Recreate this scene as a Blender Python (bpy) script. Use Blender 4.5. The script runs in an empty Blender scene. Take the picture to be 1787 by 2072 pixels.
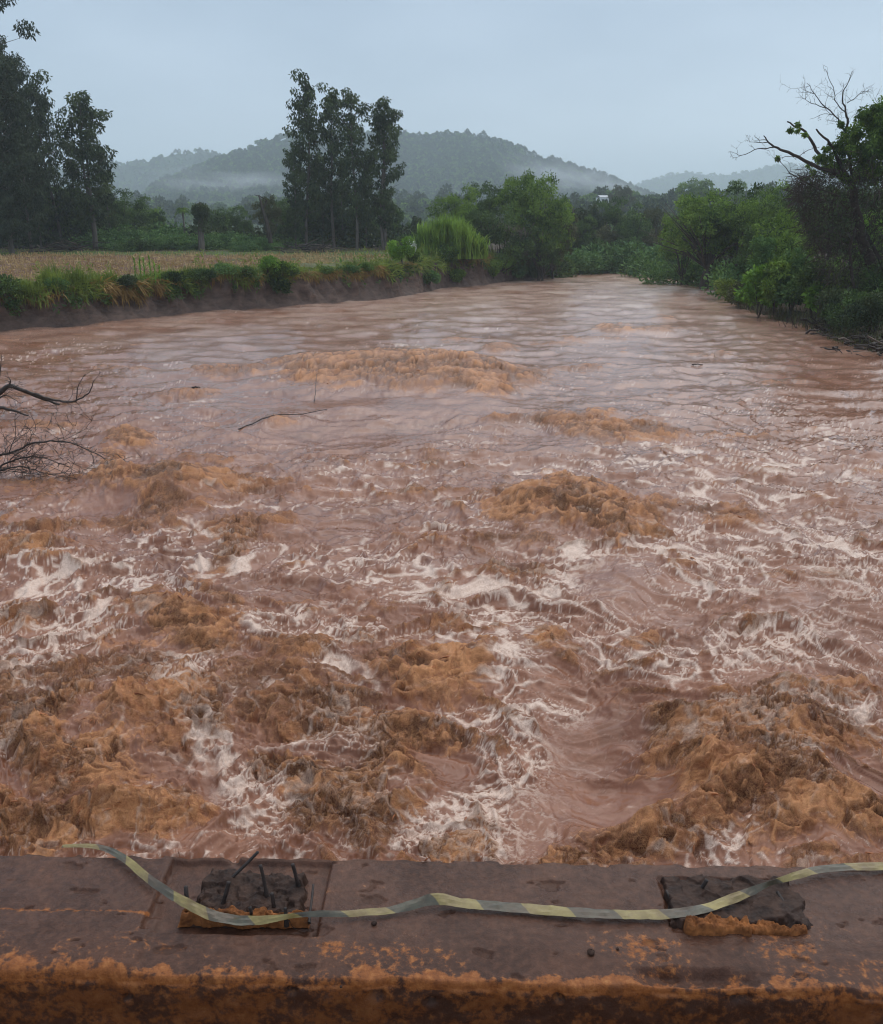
import bpy, math, random
import numpy as np
from mathutils import Vector, Matrix

# ------------------------------------------------------------------ camera, sky, sun, exposure
SC = bpy.context.scene
COL = SC.collection
R = math.radians
EYE = 5.5                       # camera height above the flood water (m)
PITCH = R(17.56)
FPX, CX, CY = 1792.0, 893.5, 1036.0     # survey units read off the photograph (1787 x 2072)

cam_data = bpy.data.cameras.new('camera')
cam = bpy.data.objects.new('camera', cam_data)
COL.objects.link(cam)
cam.location = (0, 0, EYE)
cam.rotation_euler = (math.pi/2 - PITCH, 0, 0)
cam_data.sensor_fit = 'HORIZONTAL'
cam_data.sensor_width = 36.0
cam_data.lens = 36.0*FPX/1787.0
cam_data.clip_start = 0.05
cam_data.clip_end = 20000
SC.camera = cam

SUN_EL, SUN_AZ = R(58), R(-35)
world = bpy.data.worlds.new('World')
SC.world = world
world.use_nodes = True
wn = world.node_tree
wn.nodes.clear()
w_out = wn.nodes.new('ShaderNodeOutputWorld')
w_bg = wn.nodes.new('ShaderNodeBackground')
w_sky = wn.nodes.new('ShaderNodeTexSky')
w_sky.sky_type = 'NISHITA'
w_sky.sun_disc = False
w_sky.sun_elevation = SUN_EL
w_sky.sun_rotation = -SUN_AZ
w_sky.air_density = 1.2
w_sky.dust_density = 3.0
w_bg.inputs['Strength'].default_value = 0.10
# an even rain-cloud deck hides nearly all of the blue sky
w_tc = wn.nodes.new('ShaderNodeTexCoord')
w_map = wn.nodes.new('ShaderNodeMapping')
w_map.inputs['Scale'].default_value = (0.9, 0.9, 2.6)
w_map.inputs['Rotation'].default_value = (0.25, -0.35, 0.3)
w_noise = wn.nodes.new('ShaderNodeTexNoise')
w_noise.inputs['Scale'].default_value = 1.3
w_noise.inputs['Detail'].default_value = 5.0
w_noise.inputs['Roughness'].default_value = 0.5
w_ramp = wn.nodes.new('ShaderNodeValToRGB')
w_ramp.color_ramp.elements[0].position = 0.30
w_ramp.color_ramp.elements[0].color = (2.75, 3.55, 4.60, 1)
w_ramp.color_ramp.elements[1].position = 0.72
w_ramp.color_ramp.elements[1].color = (6.0, 7.0, 8.2, 1)
w_mix = wn.nodes.new('ShaderNodeMix')
w_mix.data_type = 'RGBA'
w_mix.inputs['Factor'].default_value = 0.90
L = wn.links.new
L(w_tc.outputs['Generated'], w_map.inputs['Vector'])
L(w_map.outputs['Vector'], w_noise.inputs['Vector'])
L(w_noise.outputs['Fac'], w_ramp.inputs['Fac'])
L(w_sky.outputs['Color'], w_mix.inputs[6])
L(w_ramp.outputs['Color'], w_mix.inputs[7])
L(w_mix.outputs[2], w_bg.inputs['Color'])
L(w_bg.outputs['Background'], w_out.inputs['Surface'])

sun_data = bpy.data.lights.new('sun', 'SUN')
sun_data.energy = 1.3
sun_data.angle = R(85)
sun_data.color = (1.0, 0.93, 0.84)
sun = bpy.data.objects.new('sun', sun_data)
COL.objects.link(sun)
sun.rotation_euler = (math.pi/2 - SUN_EL, 0, SUN_AZ + math.pi)
sun.location = (0, 0, 60)

SC.view_settings.view_transform = 'Standard'
SC.view_settings.look = 'None'
SC.view_settings.exposure = 0.55
SC.view_settings.gamma = 1.0
SC.render.engine = 'CYCLES'
SC.cycles.use_denoising = True
SC.cycles.filter_width = 1.1
SC.cycles.denoising_prefilter = 'ACCURATE'
SC.cycles.max_bounces = 6
SC.cycles.diffuse_bounces = 3
SC.cycles.glossy_bounces = 2
SC.cycles.transmission_bounces = 3
SC.cycles.volume_bounces = 2
SC.cycles.transparent_max_bounces = 4
SC.cycles.caustics_reflective = False
SC.cycles.caustics_refractive = False

# ------------------------------------------------------------------ survey helpers
cp, sp = math.cos(PITCH), math.sin(PITCH)

def ray(px, py):
    a, b = (px-CX)/FPX, -(py-CY)/FPX
    return Vector((a, cp + b*sp, -sp + b*cp))

def onz(px, py, z=0.0):
    """point of the photograph on a level plane"""
    d = ray(px, py)
    t = (z-EYE)/d.z
    return Vector((d.x*t, d.y*t, z))

def ond(px, py, D):
    """point of the photograph on the upright plane D metres ahead"""
    d = ray(px, py)
    t = D/d.y
    return Vector((d.x*t, D, EYE + d.z*t))

# ------------------------------------------------------------------ numpy noise
_rng = np.random.RandomState(7)
PERM = np.concatenate([_rng.permutation(256)]*3).astype(np.int32)
_a = np.arange(256)*2.399963
GX, GY = np.cos(_a).astype(np.float32), np.sin(_a).astype(np.float32)

def perlin(x, y, seed=0):
    x = np.asarray(x, np.float32) + np.float32(seed*17.13)
    y = np.asarray(y, np.float32) + np.float32(seed*9.71)
    xf, yf = np.floor(x), np.floor(y)
    xi, yi = xf.astype(np.int32) & 255, yf.astype(np.int32) & 255
    x, y = x-xf, y-yf
    u, v = x*x*x*(x*(x*6-15)+10), y*y*y*(y*(y*6-15)+10)
    def g(ix, iy, dx, dy):
        h = PERM[PERM[(ix+seed) & 255] + iy]
        return GX[h]*dx + GY[h]*dy
    x1, y1 = (xi+1) & 255, (yi+1) & 255
    n00, n10 = g(xi, yi, x, y), g(x1, yi, x-1, y)
    n01, n11 = g(xi, y1, x, y-1), g(x1, y1, x-1, y-1)
    a = n00 + u*(n10-n00)
    b = n01 + u*(n11-n01)
    return (a + v*(b-a))*1.5

def fbm(x, y, octaves=4, seed=0, gain=0.5):
    s, a = 0, 1.0
    for i in range(octaves):
        s = s + a*perlin(x, y, seed+i*3)
        x, y, a = x*2.03, y*2.03, a*gain
    return s

def sstep(a, b, x):
    t = np.clip((x-a)/(b-a), 0, 1)
    return t*t*(3-2*t)

# ------------------------------------------------------------------ mesh helpers
def make_mesh(name, V, F, smooth=True, attrs=None, mats=None):
    V = np.asarray(V, np.float32).reshape(-1, 3)
    F = np.asarray(F, np.int32)
    k = F.shape[1]
    me = bpy.data.meshes.new(name)
    me.vertices.add(len(V)); me.vertices.foreach_set('co', V.ravel())
    me.loops.add(F.size); me.loops.foreach_set('vertex_index', F.ravel())
    me.polygons.add(len(F)); me.polygons.foreach_set('loop_start', np.arange(0, F.size, k, dtype=np.int32))
    if smooth is not None:
        me.polygons.foreach_set('use_smooth', np.full(len(F), bool(smooth)))
    me.update(calc_edges=True)
    for nm, arr in (attrs or {}).items():
        arr = np.asarray(arr, np.float32)
        if arr.ndim == 1:
            a = me.attributes.new(nm, 'FLOAT', 'POINT'); a.data.foreach_set('value', arr)
        else:
            a = me.attributes.new(nm, 'FLOAT_COLOR', 'POINT')
            a.data.foreach_set('color', np.concatenate([arr, np.ones((len(arr), 4-arr.shape[1]), np.float32)], 1).ravel())
    for m in (mats or []):
        me.materials.append(m)
    return me

def grid_faces(nr, nc):
    i = np.arange(nr*nc, dtype=np.int32).reshape(nr, nc)
    return np.stack([i[:-1, :-1], i[:-1, 1:], i[1:, 1:], i[1:, :-1]], -1).reshape(-1, 4)

class Soup:
    """collects quads into one mesh"""
    def __init__(self):
        self.V, self.F, self.n = [], [], 0
    def add(self, V, F):
        V = np.asarray(V, np.float32).reshape(-1, 3)
        self.V.append(V); self.F.append(np.asarray(F, np.int32).reshape(-1, 4) + self.n); self.n += len(V)
    def tube(self, pts, rad, n=6, cap=True):
        pts = np.asarray(pts, np.float64); m = len(pts)
        rad = np.broadcast_to(np.asarray(rad, np.float64), (m,))
        tan = np.gradient(pts, axis=0)
        tan /= np.linalg.norm(tan, axis=1)[:, None] + 1e-9
        ref = np.array([0.31, 0.17, 0.93]) if abs(tan[0, 2]) < 0.9 else np.array([0.9, 0.3, 0.1])
        u = np.cross(tan, ref); u /= np.linalg.norm(u, axis=1)[:, None] + 1e-9
        w = np.cross(tan, u)
        a = np.arange(n)*2*np.pi/n
        V = pts[:, None] + rad[:, None, None]*(np.cos(a)[None, :, None]*u[:, None] + np.sin(a)[None, :, None]*w[:, None])
        i = np.arange(m*n).reshape(m, n); j = np.roll(i, -1, 1)
        F = np.stack([i[:-1], j[:-1], j[1:], i[1:]], -1).reshape(-1, 4)
        V = V.reshape(-1, 3)
        if cap:
            tip = pts[-1] + tan[-1]*rad[-1]*0.6
            V = np.concatenate([V, [tip]]); k = m*n
            q = i[-1]
            F2 = [[q[a_], q[(a_+1) % n], q[(a_+2) % n], k] for a_ in range(0, n, 2)]
            F = np.concatenate([F, F2])
        self.add(V, F)
    def leaves(self, P, size, D, asp=0.45, rng=None, fold=0.12, N=None):
        """one small folded leaf at each P pointing along D"""
        P = np.asarray(P, np.float64); n = len(P)
        D = D/(np.linalg.norm(D, axis=1)[:, None]+1e-9)
        Rr = rng.normal(size=(n, 3)) if N is None else N
        S = np.cross(D, Rr); S /= np.linalg.norm(S, axis=1)[:, None]+1e-9
        U = np.cross(S, D)
        s = np.broadcast_to(np.asarray(size, np.float64), (n,))[:, None]
        a = P
        b = P + D*s*0.45 + S*s*asp*0.5 + U*s*fold
        c = P + D*s
        d = P + D*s*0.45 - S*s*asp*0.5 + U*s*fold
        V = np.stack([a, b, c, d], 1).reshape(-1, 3)
        self.add(V, np.arange(4*n).reshape(n, 4))
    def blades(self, P, H, bend, width, rng, segs=3):
        """grass blades: ribbons that arch over"""
        P = np.asarray(P, np.float64); n = len(P)
        az = rng.uniform(0, 2*np.pi, n)
        H = np.broadcast_to(np.asarray(H, np.float64), (n,)); bend = np.broadcast_to(np.asarray(bend, np.float64), (n,))
        dirv = np.stack([np.cos(az), np.sin(az), 0*az], 1); side = np.stack([-np.sin(az), np.cos(az), 0*az], 1)
        rows = []
        for k in range(segs+1):
            t = k/segs
            c = P + np.array([0, 0, 1.0])*(H*(t - 0.45*bend*t*t))[:, None] + dirv*(H*bend*t*t*0.8)[:, None]
            w = (np.asarray(width)*(1-0.9*t**1.5))*0.5
            w = np.broadcast_to(w, (n,))[:, None]
            rows += [c - side*w, c + side*w]
        V = np.stack(rows, 1)
        m = 2*(segs+1)
        f = np.array([[2*k, 2*k+1, 2*k+3, 2*k+2] for k in range(segs)])
        F = (np.arange(n)*m)[:, None, None] + f[None]
        self.add(V.reshape(-1, 3), F.reshape(-1, 4))
    def mesh(self, name, mat, smooth=True):
        return make_mesh(name, np.concatenate(self.V), np.concatenate(self.F), smooth, mats=[mat])

def link(name, me, parent=None, loc=None, label=None, cat=None, group=None, kind=None):
    o = bpy.data.objects.new(name, me)
    COL.objects.link(o)
    if parent is not None:
        o.parent = parent
    if loc is not None:
        o.location = loc
    tag(o, label, cat, group, kind)
    return o

def tag(o, label=None, cat=None, group=None, kind=None):
    if label: o['label'] = label
    if cat: o['category'] = cat
    if group: o['group'] = group
    if kind: o['kind'] = kind

# ------------------------------------------------------------------ materials
class NT:
    def __init__(self, name):
        self.m = bpy.data.materials.new(name); self.m.use_nodes = True
        self.t = self.m.node_tree; self.t.nodes.clear()
        self.out = self.n('ShaderNodeOutputMaterial')
    def n(self, typ, **kw):
        nd = self.t.nodes.new(typ)
        for k, v in kw.items():
            setattr(nd, k, v)
        return nd
    def l(self, a, b):
        self.t.links.new(a, b)
    def coord(self, kind='Object'):
        if not hasattr(self, '_tc'):
            self._tc = self.n('ShaderNodeTexCoord')
        return self._tc.outputs[kind]
    def noise(self, scale, detail=4, rough=0.55, vec=None, dist=0.0, stretch=None):
        nd = self.n('ShaderNodeTexNoise')
        nd.inputs['Scale'].default_value = scale; nd.inputs['Detail'].default_value = detail
        nd.inputs['Roughness'].default_value = rough; nd.inputs['Distortion'].default_value = dist
        v = vec if vec is not None else self.coord()
        if stretch:
            mp = self.n('ShaderNodeMapping'); mp.inputs['Scale'].default_value = stretch
            self.l(v, mp.inputs['Vector']); v = mp.outputs['Vector']
        self.l(v, nd.inputs['Vector'])
        return nd.outputs['Fac']
    def ramp(self, fac, stops):
        nd = self.n('ShaderNodeValToRGB')
        cr = nd.color_ramp
        while len(cr.elements) < len(stops):
            cr.elements.new(0.5)
        for e, (p, c) in zip(cr.elements, stops):
            e.position = p; e.color = (*c, 1) if len(c) == 3 else c
        self.l(fac, nd.inputs['Fac'])
        return nd.outputs['Color']
    def mix(self, fac, a, b, mode='MIX'):
        nd = self.n('ShaderNodeMix', data_type='RGBA', blend_type=mode)
        for sock, v in ((nd.inputs[0], fac), (nd.inputs[6], a), (nd.inputs[7], b)):
            if hasattr(v, 'links'): self.l(v, sock)
            elif isinstance(v, (int, float)): sock.default_value = v
            else: sock.default_value = (*v, 1)
        return nd.outputs[2]
    def math(self, op, a, b=0.0, clamp=False):
        nd = self.n('ShaderNodeMath', operation=op, use_clamp=clamp)
        for sock, v in ((nd.inputs[0], a), (nd.inputs[1], b)):
            if hasattr(v, 'links'): self.l(v, sock)
            else: sock.default_value = v
        return nd.outputs[0]
    def attr(self, name, out='Fac'):
        nd = self.n('ShaderNodeAttribute'); nd.attribute_name = name
        return nd.outputs[out]
    def bsdf(self, color, rough=0.6, spec=0.5, normal=None, ior=None):
        b = self.n('ShaderNodeBsdfPrincipled')
        for sock, v in ((b.inputs['Base Color'], color), (b.inputs['Roughness'], rough), (b.inputs['Specular IOR Level'], spec)):
            if hasattr(v, 'links'): self.l(v, sock)
            elif isinstance(v, (int, float)): sock.default_value = v
            else: sock.default_value = (*v, 1)
        if ior: b.inputs['IOR'].default_value = ior
        if normal is not None: self.l(normal, b.inputs['Normal'])
        return b.outputs['BSDF']
    def bump(self, height, dist=0.01, strength=1.0, normal=None):
        nd = self.n('ShaderNodeBump'); nd.inputs['Distance'].default_value = dist
        nd.inputs['Strength'].default_value = strength
        self.l(height, nd.inputs['Height'])
        if normal is not None: self.l(normal, nd.inputs['Normal'])
        return nd.outputs['Normal']
    def done(self, surf):
        self.l(surf, self.out.inputs['Surface'])
        return self.m

def leaf_mat(name, dark, light, trans=0.25, rough=0.6, spec=0.13):
    """leaves vary one by one and branch by branch"""
    t = NT(name)
    geo = t.n('ShaderNodeNewGeometry')
    rnd = geo.outputs['Random Per Island']
    big = t.noise(0.45, 3, 0.6, vec=geo.outputs['Position'])
    f = t.math('ADD', t.math('MULTIPLY', rnd, 0.40), t.math('MULTIPLY', t.math('SUBTRACT', big, 0.36), 2.0), clamp=True)
    c = t.ramp(f, [(0.1, dark), (0.9, light)])
    b = t.bsdf(c, rough, spec)
    tr = t.n('ShaderNodeBsdfTranslucent')
    t.l(t.mix(1.0, c, (0.95, 1.0, 0.55), 'MULTIPLY'), tr.inputs['Color'])
    mx = t.n('ShaderNodeMixShader'); mx.inputs[0].default_value = trans
    t.l(b, mx.inputs[1]); t.l(tr.outputs[0], mx.inputs[2])
    return t.done(mx.outputs[0])

def rough_mat(name, c0, c1, scale=6.0, rough=0.85, bump=0.02, spec=0.3, stretch=None, detail=6):
    t = NT(name)
    f = t.noise(scale, detail, 0.6, stretch=stretch)
    c = t.ramp(f, [(0.3, c0), (0.7, c1)])
    return t.done(t.bsdf(c, rough, spec, t.bump(f, bump)))

M = {}
M['leaf_euc'] = leaf_mat('leaf_euc', (0.017, 0.033, 0.016), (0.103, 0.136, 0.053), 0.15)
M['leaf_cas'] = leaf_mat('leaf_cas', (0.027, 0.040, 0.023), (0.068, 0.088, 0.048), 0.15)
M['leaf_dark'] = leaf_mat('leaf_dark', (0.022, 0.044, 0.017), (0.137, 0.215, 0.057), 0.22)
M['leaf_mid'] = leaf_mat('leaf_mid', (0.033, 0.074, 0.017), (0.243, 0.365, 0.068), 0.28)
M['leaf_bright'] = leaf_mat('leaf_bright', (0.076, 0.165, 0.025), (0.275, 0.464, 0.072), 0.3)
M['leaf_bush'] = leaf_mat('leaf_bush', (0.038, 0.090, 0.031), (0.162, 0.270, 0.088), 0.25)
M['leaf_olive'] = leaf_mat('leaf_olive', (0.052, 0.062, 0.030), (0.137, 0.140, 0.062), 0.2)
M['leaf_vine'] = leaf_mat('leaf_vine', (0.021, 0.036, 0.017), (0.088, 0.115, 0.045), 0.15)
M['reed'] = leaf_mat('reed', (0.080, 0.154, 0.025), (0.312, 0.455, 0.078), 0.3)
M['grass'] = leaf_mat('grass', (0.093, 0.136, 0.027), (0.286, 0.345, 0.078), 0.3)
M['dry_grass'] = leaf_mat('dry_grass', (0.185, 0.105, 0.037), (0.429, 0.280, 0.098), 0.25)
M['grey_stem'] = leaf_mat('grey_stem', (0.137, 0.103, 0.085), (0.276, 0.222, 0.186), 0.1)
M['straw'] = leaf_mat('straw', (0.282, 0.167, 0.073), (0.616, 0.440, 0.231), 0.15)
M['bark'] = rough_mat('bark', (0.030, 0.022, 0.018), (0.085, 0.068, 0.055), 5.0, 0.9, 0.02, stretch=(1, 1, 0.25))
M['bark_pale'] = rough_mat('bark_pale', (0.060, 0.050, 0.042), (0.170, 0.145, 0.120), 3.0, 0.85, 0.02, stretch=(1, 1, 0.2))
M['wet_wood'] = rough_mat('wet_wood', (0.018, 0.013, 0.011), (0.062, 0.045, 0.036), 9.0, 0.6, 0.01, stretch=(1, 1, 0.3))
M['drift_wood'] = rough_mat('drift_wood', (0.075, 0.055, 0.042), (0.200, 0.155, 0.120), 6.0, 0.8, 0.01)
M['twig'] = rough_mat('twig', (0.024, 0.017, 0.013), (0.066, 0.047, 0.036), 4.0, 0.9, 0.01)

# ------------------------------------------------------------------ river outline
LEFT_PX = [(0, 668), (60, 663), (140, 658), (230, 648), (320, 640), (420, 630), (520, 624), (610, 617), (700, 610), (770, 605),
           (830, 596), (900, 582), (960, 578), (1010, 571), (1060, 567), (1110, 563), (1124, 556)]
RIGHT_PX = [(1360, 554), (1395, 562), (1412, 578), (1470, 590), (1490, 605), (1500, 622), (1560, 640), (1640, 662), (1700, 690), (1787, 716)]
LEFT = [onz(*p).to_2d() for p in LEFT_PX]
RIGHT = [onz(*p).to_2d() for p in RIGHT_PX]
LEFT = [Vector((-30, -20)), Vector((-29, 6)), Vector((-31, 28)), Vector((-31, 42))] + LEFT
RIGHT = RIGHT + [Vector((24, 32)), Vector((25, 10)), Vector((25, -20))]
FAR = [onz(1150, 551).to_2d(), onz(1220, 549.5).to_2d(), onz(1300, 551).to_2d()]
RIVER = LEFT + FAR + RIGHT
RIVER_A = np.array([(p.x, p.y) for p in RIVER])

def seg_dist(X, Y, poly, closed=False):
    best = np.full(X.shape, 1e9, np.float32); P = np.asarray(poly)
    n = len(P)
    for i in range(n if closed else n-1):
        a, b = P[i], P[(i+1) % n]
        d = b-a; L2 = (d*d).sum()+1e-9
        t = np.clip(((X-a[0])*d[0] + (Y-a[1])*d[1])/L2, 0, 1)
        best = np.minimum(best, np.hypot(X-a[0]-t*d[0], Y-a[1]-t*d[1]))
    return best

def inside(X, Y, poly):
    P = np.asarray(poly); c = np.zeros(X.shape, bool); n = len(P)
    for i in range(n):
        x0, y0 = P[i]; x1, y1 = P[(i+1) % n]
        hit = ((y0 > Y) != (y1 > Y)) & (X < (x1-x0)*(Y-y0)/(y1-y0+1e-12) + x0)
        c ^= hit
    return c

LEFT_A = np.array([(p.x, p.y) for p in LEFT])
RIGHT_A = np.array([(p.x, p.y) for p in RIGHT])
FAR_A = np.array([(p.x, p.y) for p in [LEFT[-1]] + FAR + [RIGHT[0]]])

def land_z(X, Y):
    """height of the land away from the river"""
    X, Y = np.asarray(X, np.float64), np.asarray(Y, np.float64)
    left = 2.1 + np.clip(Y-50, 0, 70)*0.0186 + np.clip(Y-150, 0, 3000)*0.004
    return left + 0.10*fbm(X/14, Y/14, 3, 5) + 0.28*fbm(X/3.5, Y/3.5, 2, 25)*np.clip(1-(Y-95)/20, 0, 1)

def ground_z(x, y):
    X, Y = np.array([[x]], np.float32), np.array([[y]], np.float32)
    return float(ground_fn(X, Y)[0, 0])

def ground_fn(X, Y):
    inn = inside(X, Y, RIVER_A)
    dl, dr, df = seg_dist(X, Y, LEFT_A), seg_dist(X, Y, RIGHT_A), seg_dist(X, Y, FAR_A)
    base = land_z(X, Y)
    dlow = np.minimum(dr, df)
    soft = 0.15 + 0.16*dlow + 0.02*fbm(X/1.5, Y/1.5, 3, 9)          # low flooded shore
    leftz = np.where(dl > 2.2, base, -1.5)
    z = np.where((dl < dlow), leftz, np.minimum(base, soft))
    return np.where(inn, -1.5, z)

# ------------------------------------------------------------------ ground sheet (to the horizon)
def build_ground():
    t = NT('soil_and_grass')
    pos = t.coord('Object')
    n1 = t.noise(0.09, 5, 0.6, vec=pos); n2 = t.noise(2.2, 6, 0.65, vec=pos); n3 = t.noise(0.5, 4, 0.6, vec=pos)
    soil = t.ramp(n2, [(0.25, (0.070, 0.036, 0.024)), (0.55, (0.150, 0.085, 0.052)), (0.8, (0.260, 0.170, 0.095))])
    green = t.ramp(n2, [(0.25, (0.040, 0.062, 0.018)), (0.75, (0.105, 0.140, 0.040))])
    f = t.math('ADD', t.attr('grassy'), t.math('MULTIPLY', t.math('SUBTRACT', n3, 0.5), 1.1), clamp=True)
    f = t.ramp(f, [(0.35, (0, 0, 0)), (0.62, (1, 1, 1))])
    c = t.mix(f, soil, green)
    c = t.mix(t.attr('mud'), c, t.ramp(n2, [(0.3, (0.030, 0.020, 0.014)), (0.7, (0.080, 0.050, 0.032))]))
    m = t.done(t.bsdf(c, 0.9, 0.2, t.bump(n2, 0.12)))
    rows = np.concatenate([np.linspace(-60, 36, 34), np.linspace(38, 150, 240), np.geomspace(151, 4900, 80)])
    c = np.linspace(-1, 1, 361); c = np.sign(c)*np.abs(c)**1.15
    Y, Cc = np.meshgrid(rows, c, indexing='ij')
    X = Cc*(np.maximum(Y, 0)*0.95 + 75)
    Z = ground_fn(X.astype(np.float32), Y.astype(np.float32))
    # stubble field is bare soil, the rest grass
    fld = (X < -1) & (Y > 50) & (Y < 106)
    edge = seg_dist(X.astype(np.float32), Y.astype(np.float32), LEFT_A)
    grassy = np.where(fld, 0.22 + 0.8*sstep(5.0, 2.0, edge) + 0.7*sstep(96, 106, Y) + 0.5*sstep(-26, -6, X), 0.9)
    dark_soil = np.maximum(sstep(40, 15, np.minimum(seg_dist(X.astype(np.float32), Y.astype(np.float32), RIGHT_A), seg_dist(X.astype(np.float32), Y.astype(np.float32), FAR_A)))*(X > 0), sstep(108, 113, Y)*sstep(240, 180, Y)*0.9)  # wet mud on right and far shores; same dark tone in the tree belt
    V = np.stack([X, Y, Z], -1).reshape(-1, 3)
    me = make_mesh('ground', V, grid_faces(len(rows), len(c)), True, {'grassy': grassy.ravel(), 'mud': dark_soil.ravel()}, [m])
    link('ground', me, kind='structure')

build_ground()

# ------------------------------------------------------------------ steep left river bank
def smooth_line(P, step):
    P = np.asarray(P, np.float64)
    s = np.concatenate([[0], np.cumsum(np.hypot(*np.diff(P, axis=0).T))])
    q = np.arange(0, s[-1], step)
    return np.stack([np.interp(q, s, P[:, 0]), np.interp(q, s, P[:, 1])], 1), q

BANK_P, BANK_S = smooth_line(LEFT_A[2:], 0.22)
_k = np.ones(9)/9
BANK_P = np.stack([np.convolve(np.pad(BANK_P[:, i], 4, 'edge'), _k, 'valid') for i in (0, 1)], 1)
_t = np.gradient(BANK_P, axis=0); _t /= np.linalg.norm(_t, axis=1)[:, None]
BANK_N = np.stack([-_t[:, 1], _t[:, 0]], 1)          # inland side
LIP = np.maximum(0.15, 0.75 + 0.95*perlin(BANK_S/5.0, BANK_S*0+3.3, 4) + 0.35*perlin(BANK_S/1.7, BANK_S*0+1.3, 6))

def bank_lip(i):
    p = BANK_P[i] + BANK_N[i]*(LIP[i]+0.35)
    return p[0], p[1], float(land_z(p[0], p[1]))

def build_bank():
    t = NT('bank_earth')
    pos = t.coord('Object')
    n1 = t.noise(1.1, 7, 0.65, vec=pos, stretch=(1, 1, 2.2)); n2 = t.noise(6.0, 5, 0.6, vec=pos)
    c = t.ramp(n1, [(0.28, (0.050, 0.032, 0.026)), (0.55, (0.120, 0.080, 0.063)), (0.8, (0.210, 0.135, 0.098))])
    c = t.mix(t.attr('turf'), c, t.ramp(n2, [(0.3, (0.050, 0.058, 0.018)), (0.7, (0.125, 0.125, 0.038))]))
    m = t.done(t.bsdf(c, 0.8, 0.35, t.bump(t.math('ADD', n1, t.math('MULTIPLY', n2, 0.3)), 0.18)))
    prof = np.array([(-0.9, -1.0), (-0.25, -0.35), (-0.05, 0.0), (0.05, 0.12), (0.14, 0.25), (0.22, 0.40), (0.3, 0.55), (0.4, 0.7),
                     (0.62, 0.84), (0.85, 0.94), (1.25, 1.0), (2.4, 1.01), (5.2, 1.01)])
    n, m_ = len(BANK_P), len(prof)
    S = BANK_S[:, None]; K = np.linspace(0, 1, m_)[None]
    off = np.where(prof[None, :, 0] < 0.8, prof[None, :, 0]*(LIP[:, None]/0.55), prof[None, :, 0]+(LIP[:, None]-0.55))
    gul = 0.42*(1-np.abs(perlin(S/1.3+K*0.6, K*1.5, 11))*2)*np.sin(np.pi*np.clip(prof[None, :, 1], 0, 1)) + 0.20*perlin(S/0.55, K*5, 13) + 0.10*perlin(S/0.25, K*9, 14)
    off = off + gul*np.where((prof[None, :, 1] > 0) & (prof[None, :, 1] < 1), 1, 0)
    X = BANK_P[:, None, 0] + BANK_N[:, None, 0]*off
    Y = BANK_P[:, None, 1] + BANK_N[:, None, 1]*off
    top = land_z(X, Y)
    Z = np.where(prof[None, :, 1] > 0, top*prof[None, :, 1], prof[None, :, 1]*1.4) + 0.05*(K > 0.8)
    Z = Z + 0.05*perlin(S/0.6, K*9, 17)
    turf = np.broadcast_to(sstep(0.80, 0.97, prof[None, :, 1] + 0.06*perlin(S/0.8, K*3, 19)), X.shape)
    me = make_mesh('river_bank', np.stack([X, Y, Z], -1).reshape(-1, 3), grid_faces(n, m_)[:, ::-1], True, {'turf': turf.ravel()}, [m])
    link('river_bank', me, kind='structure')

build_bank()

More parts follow.
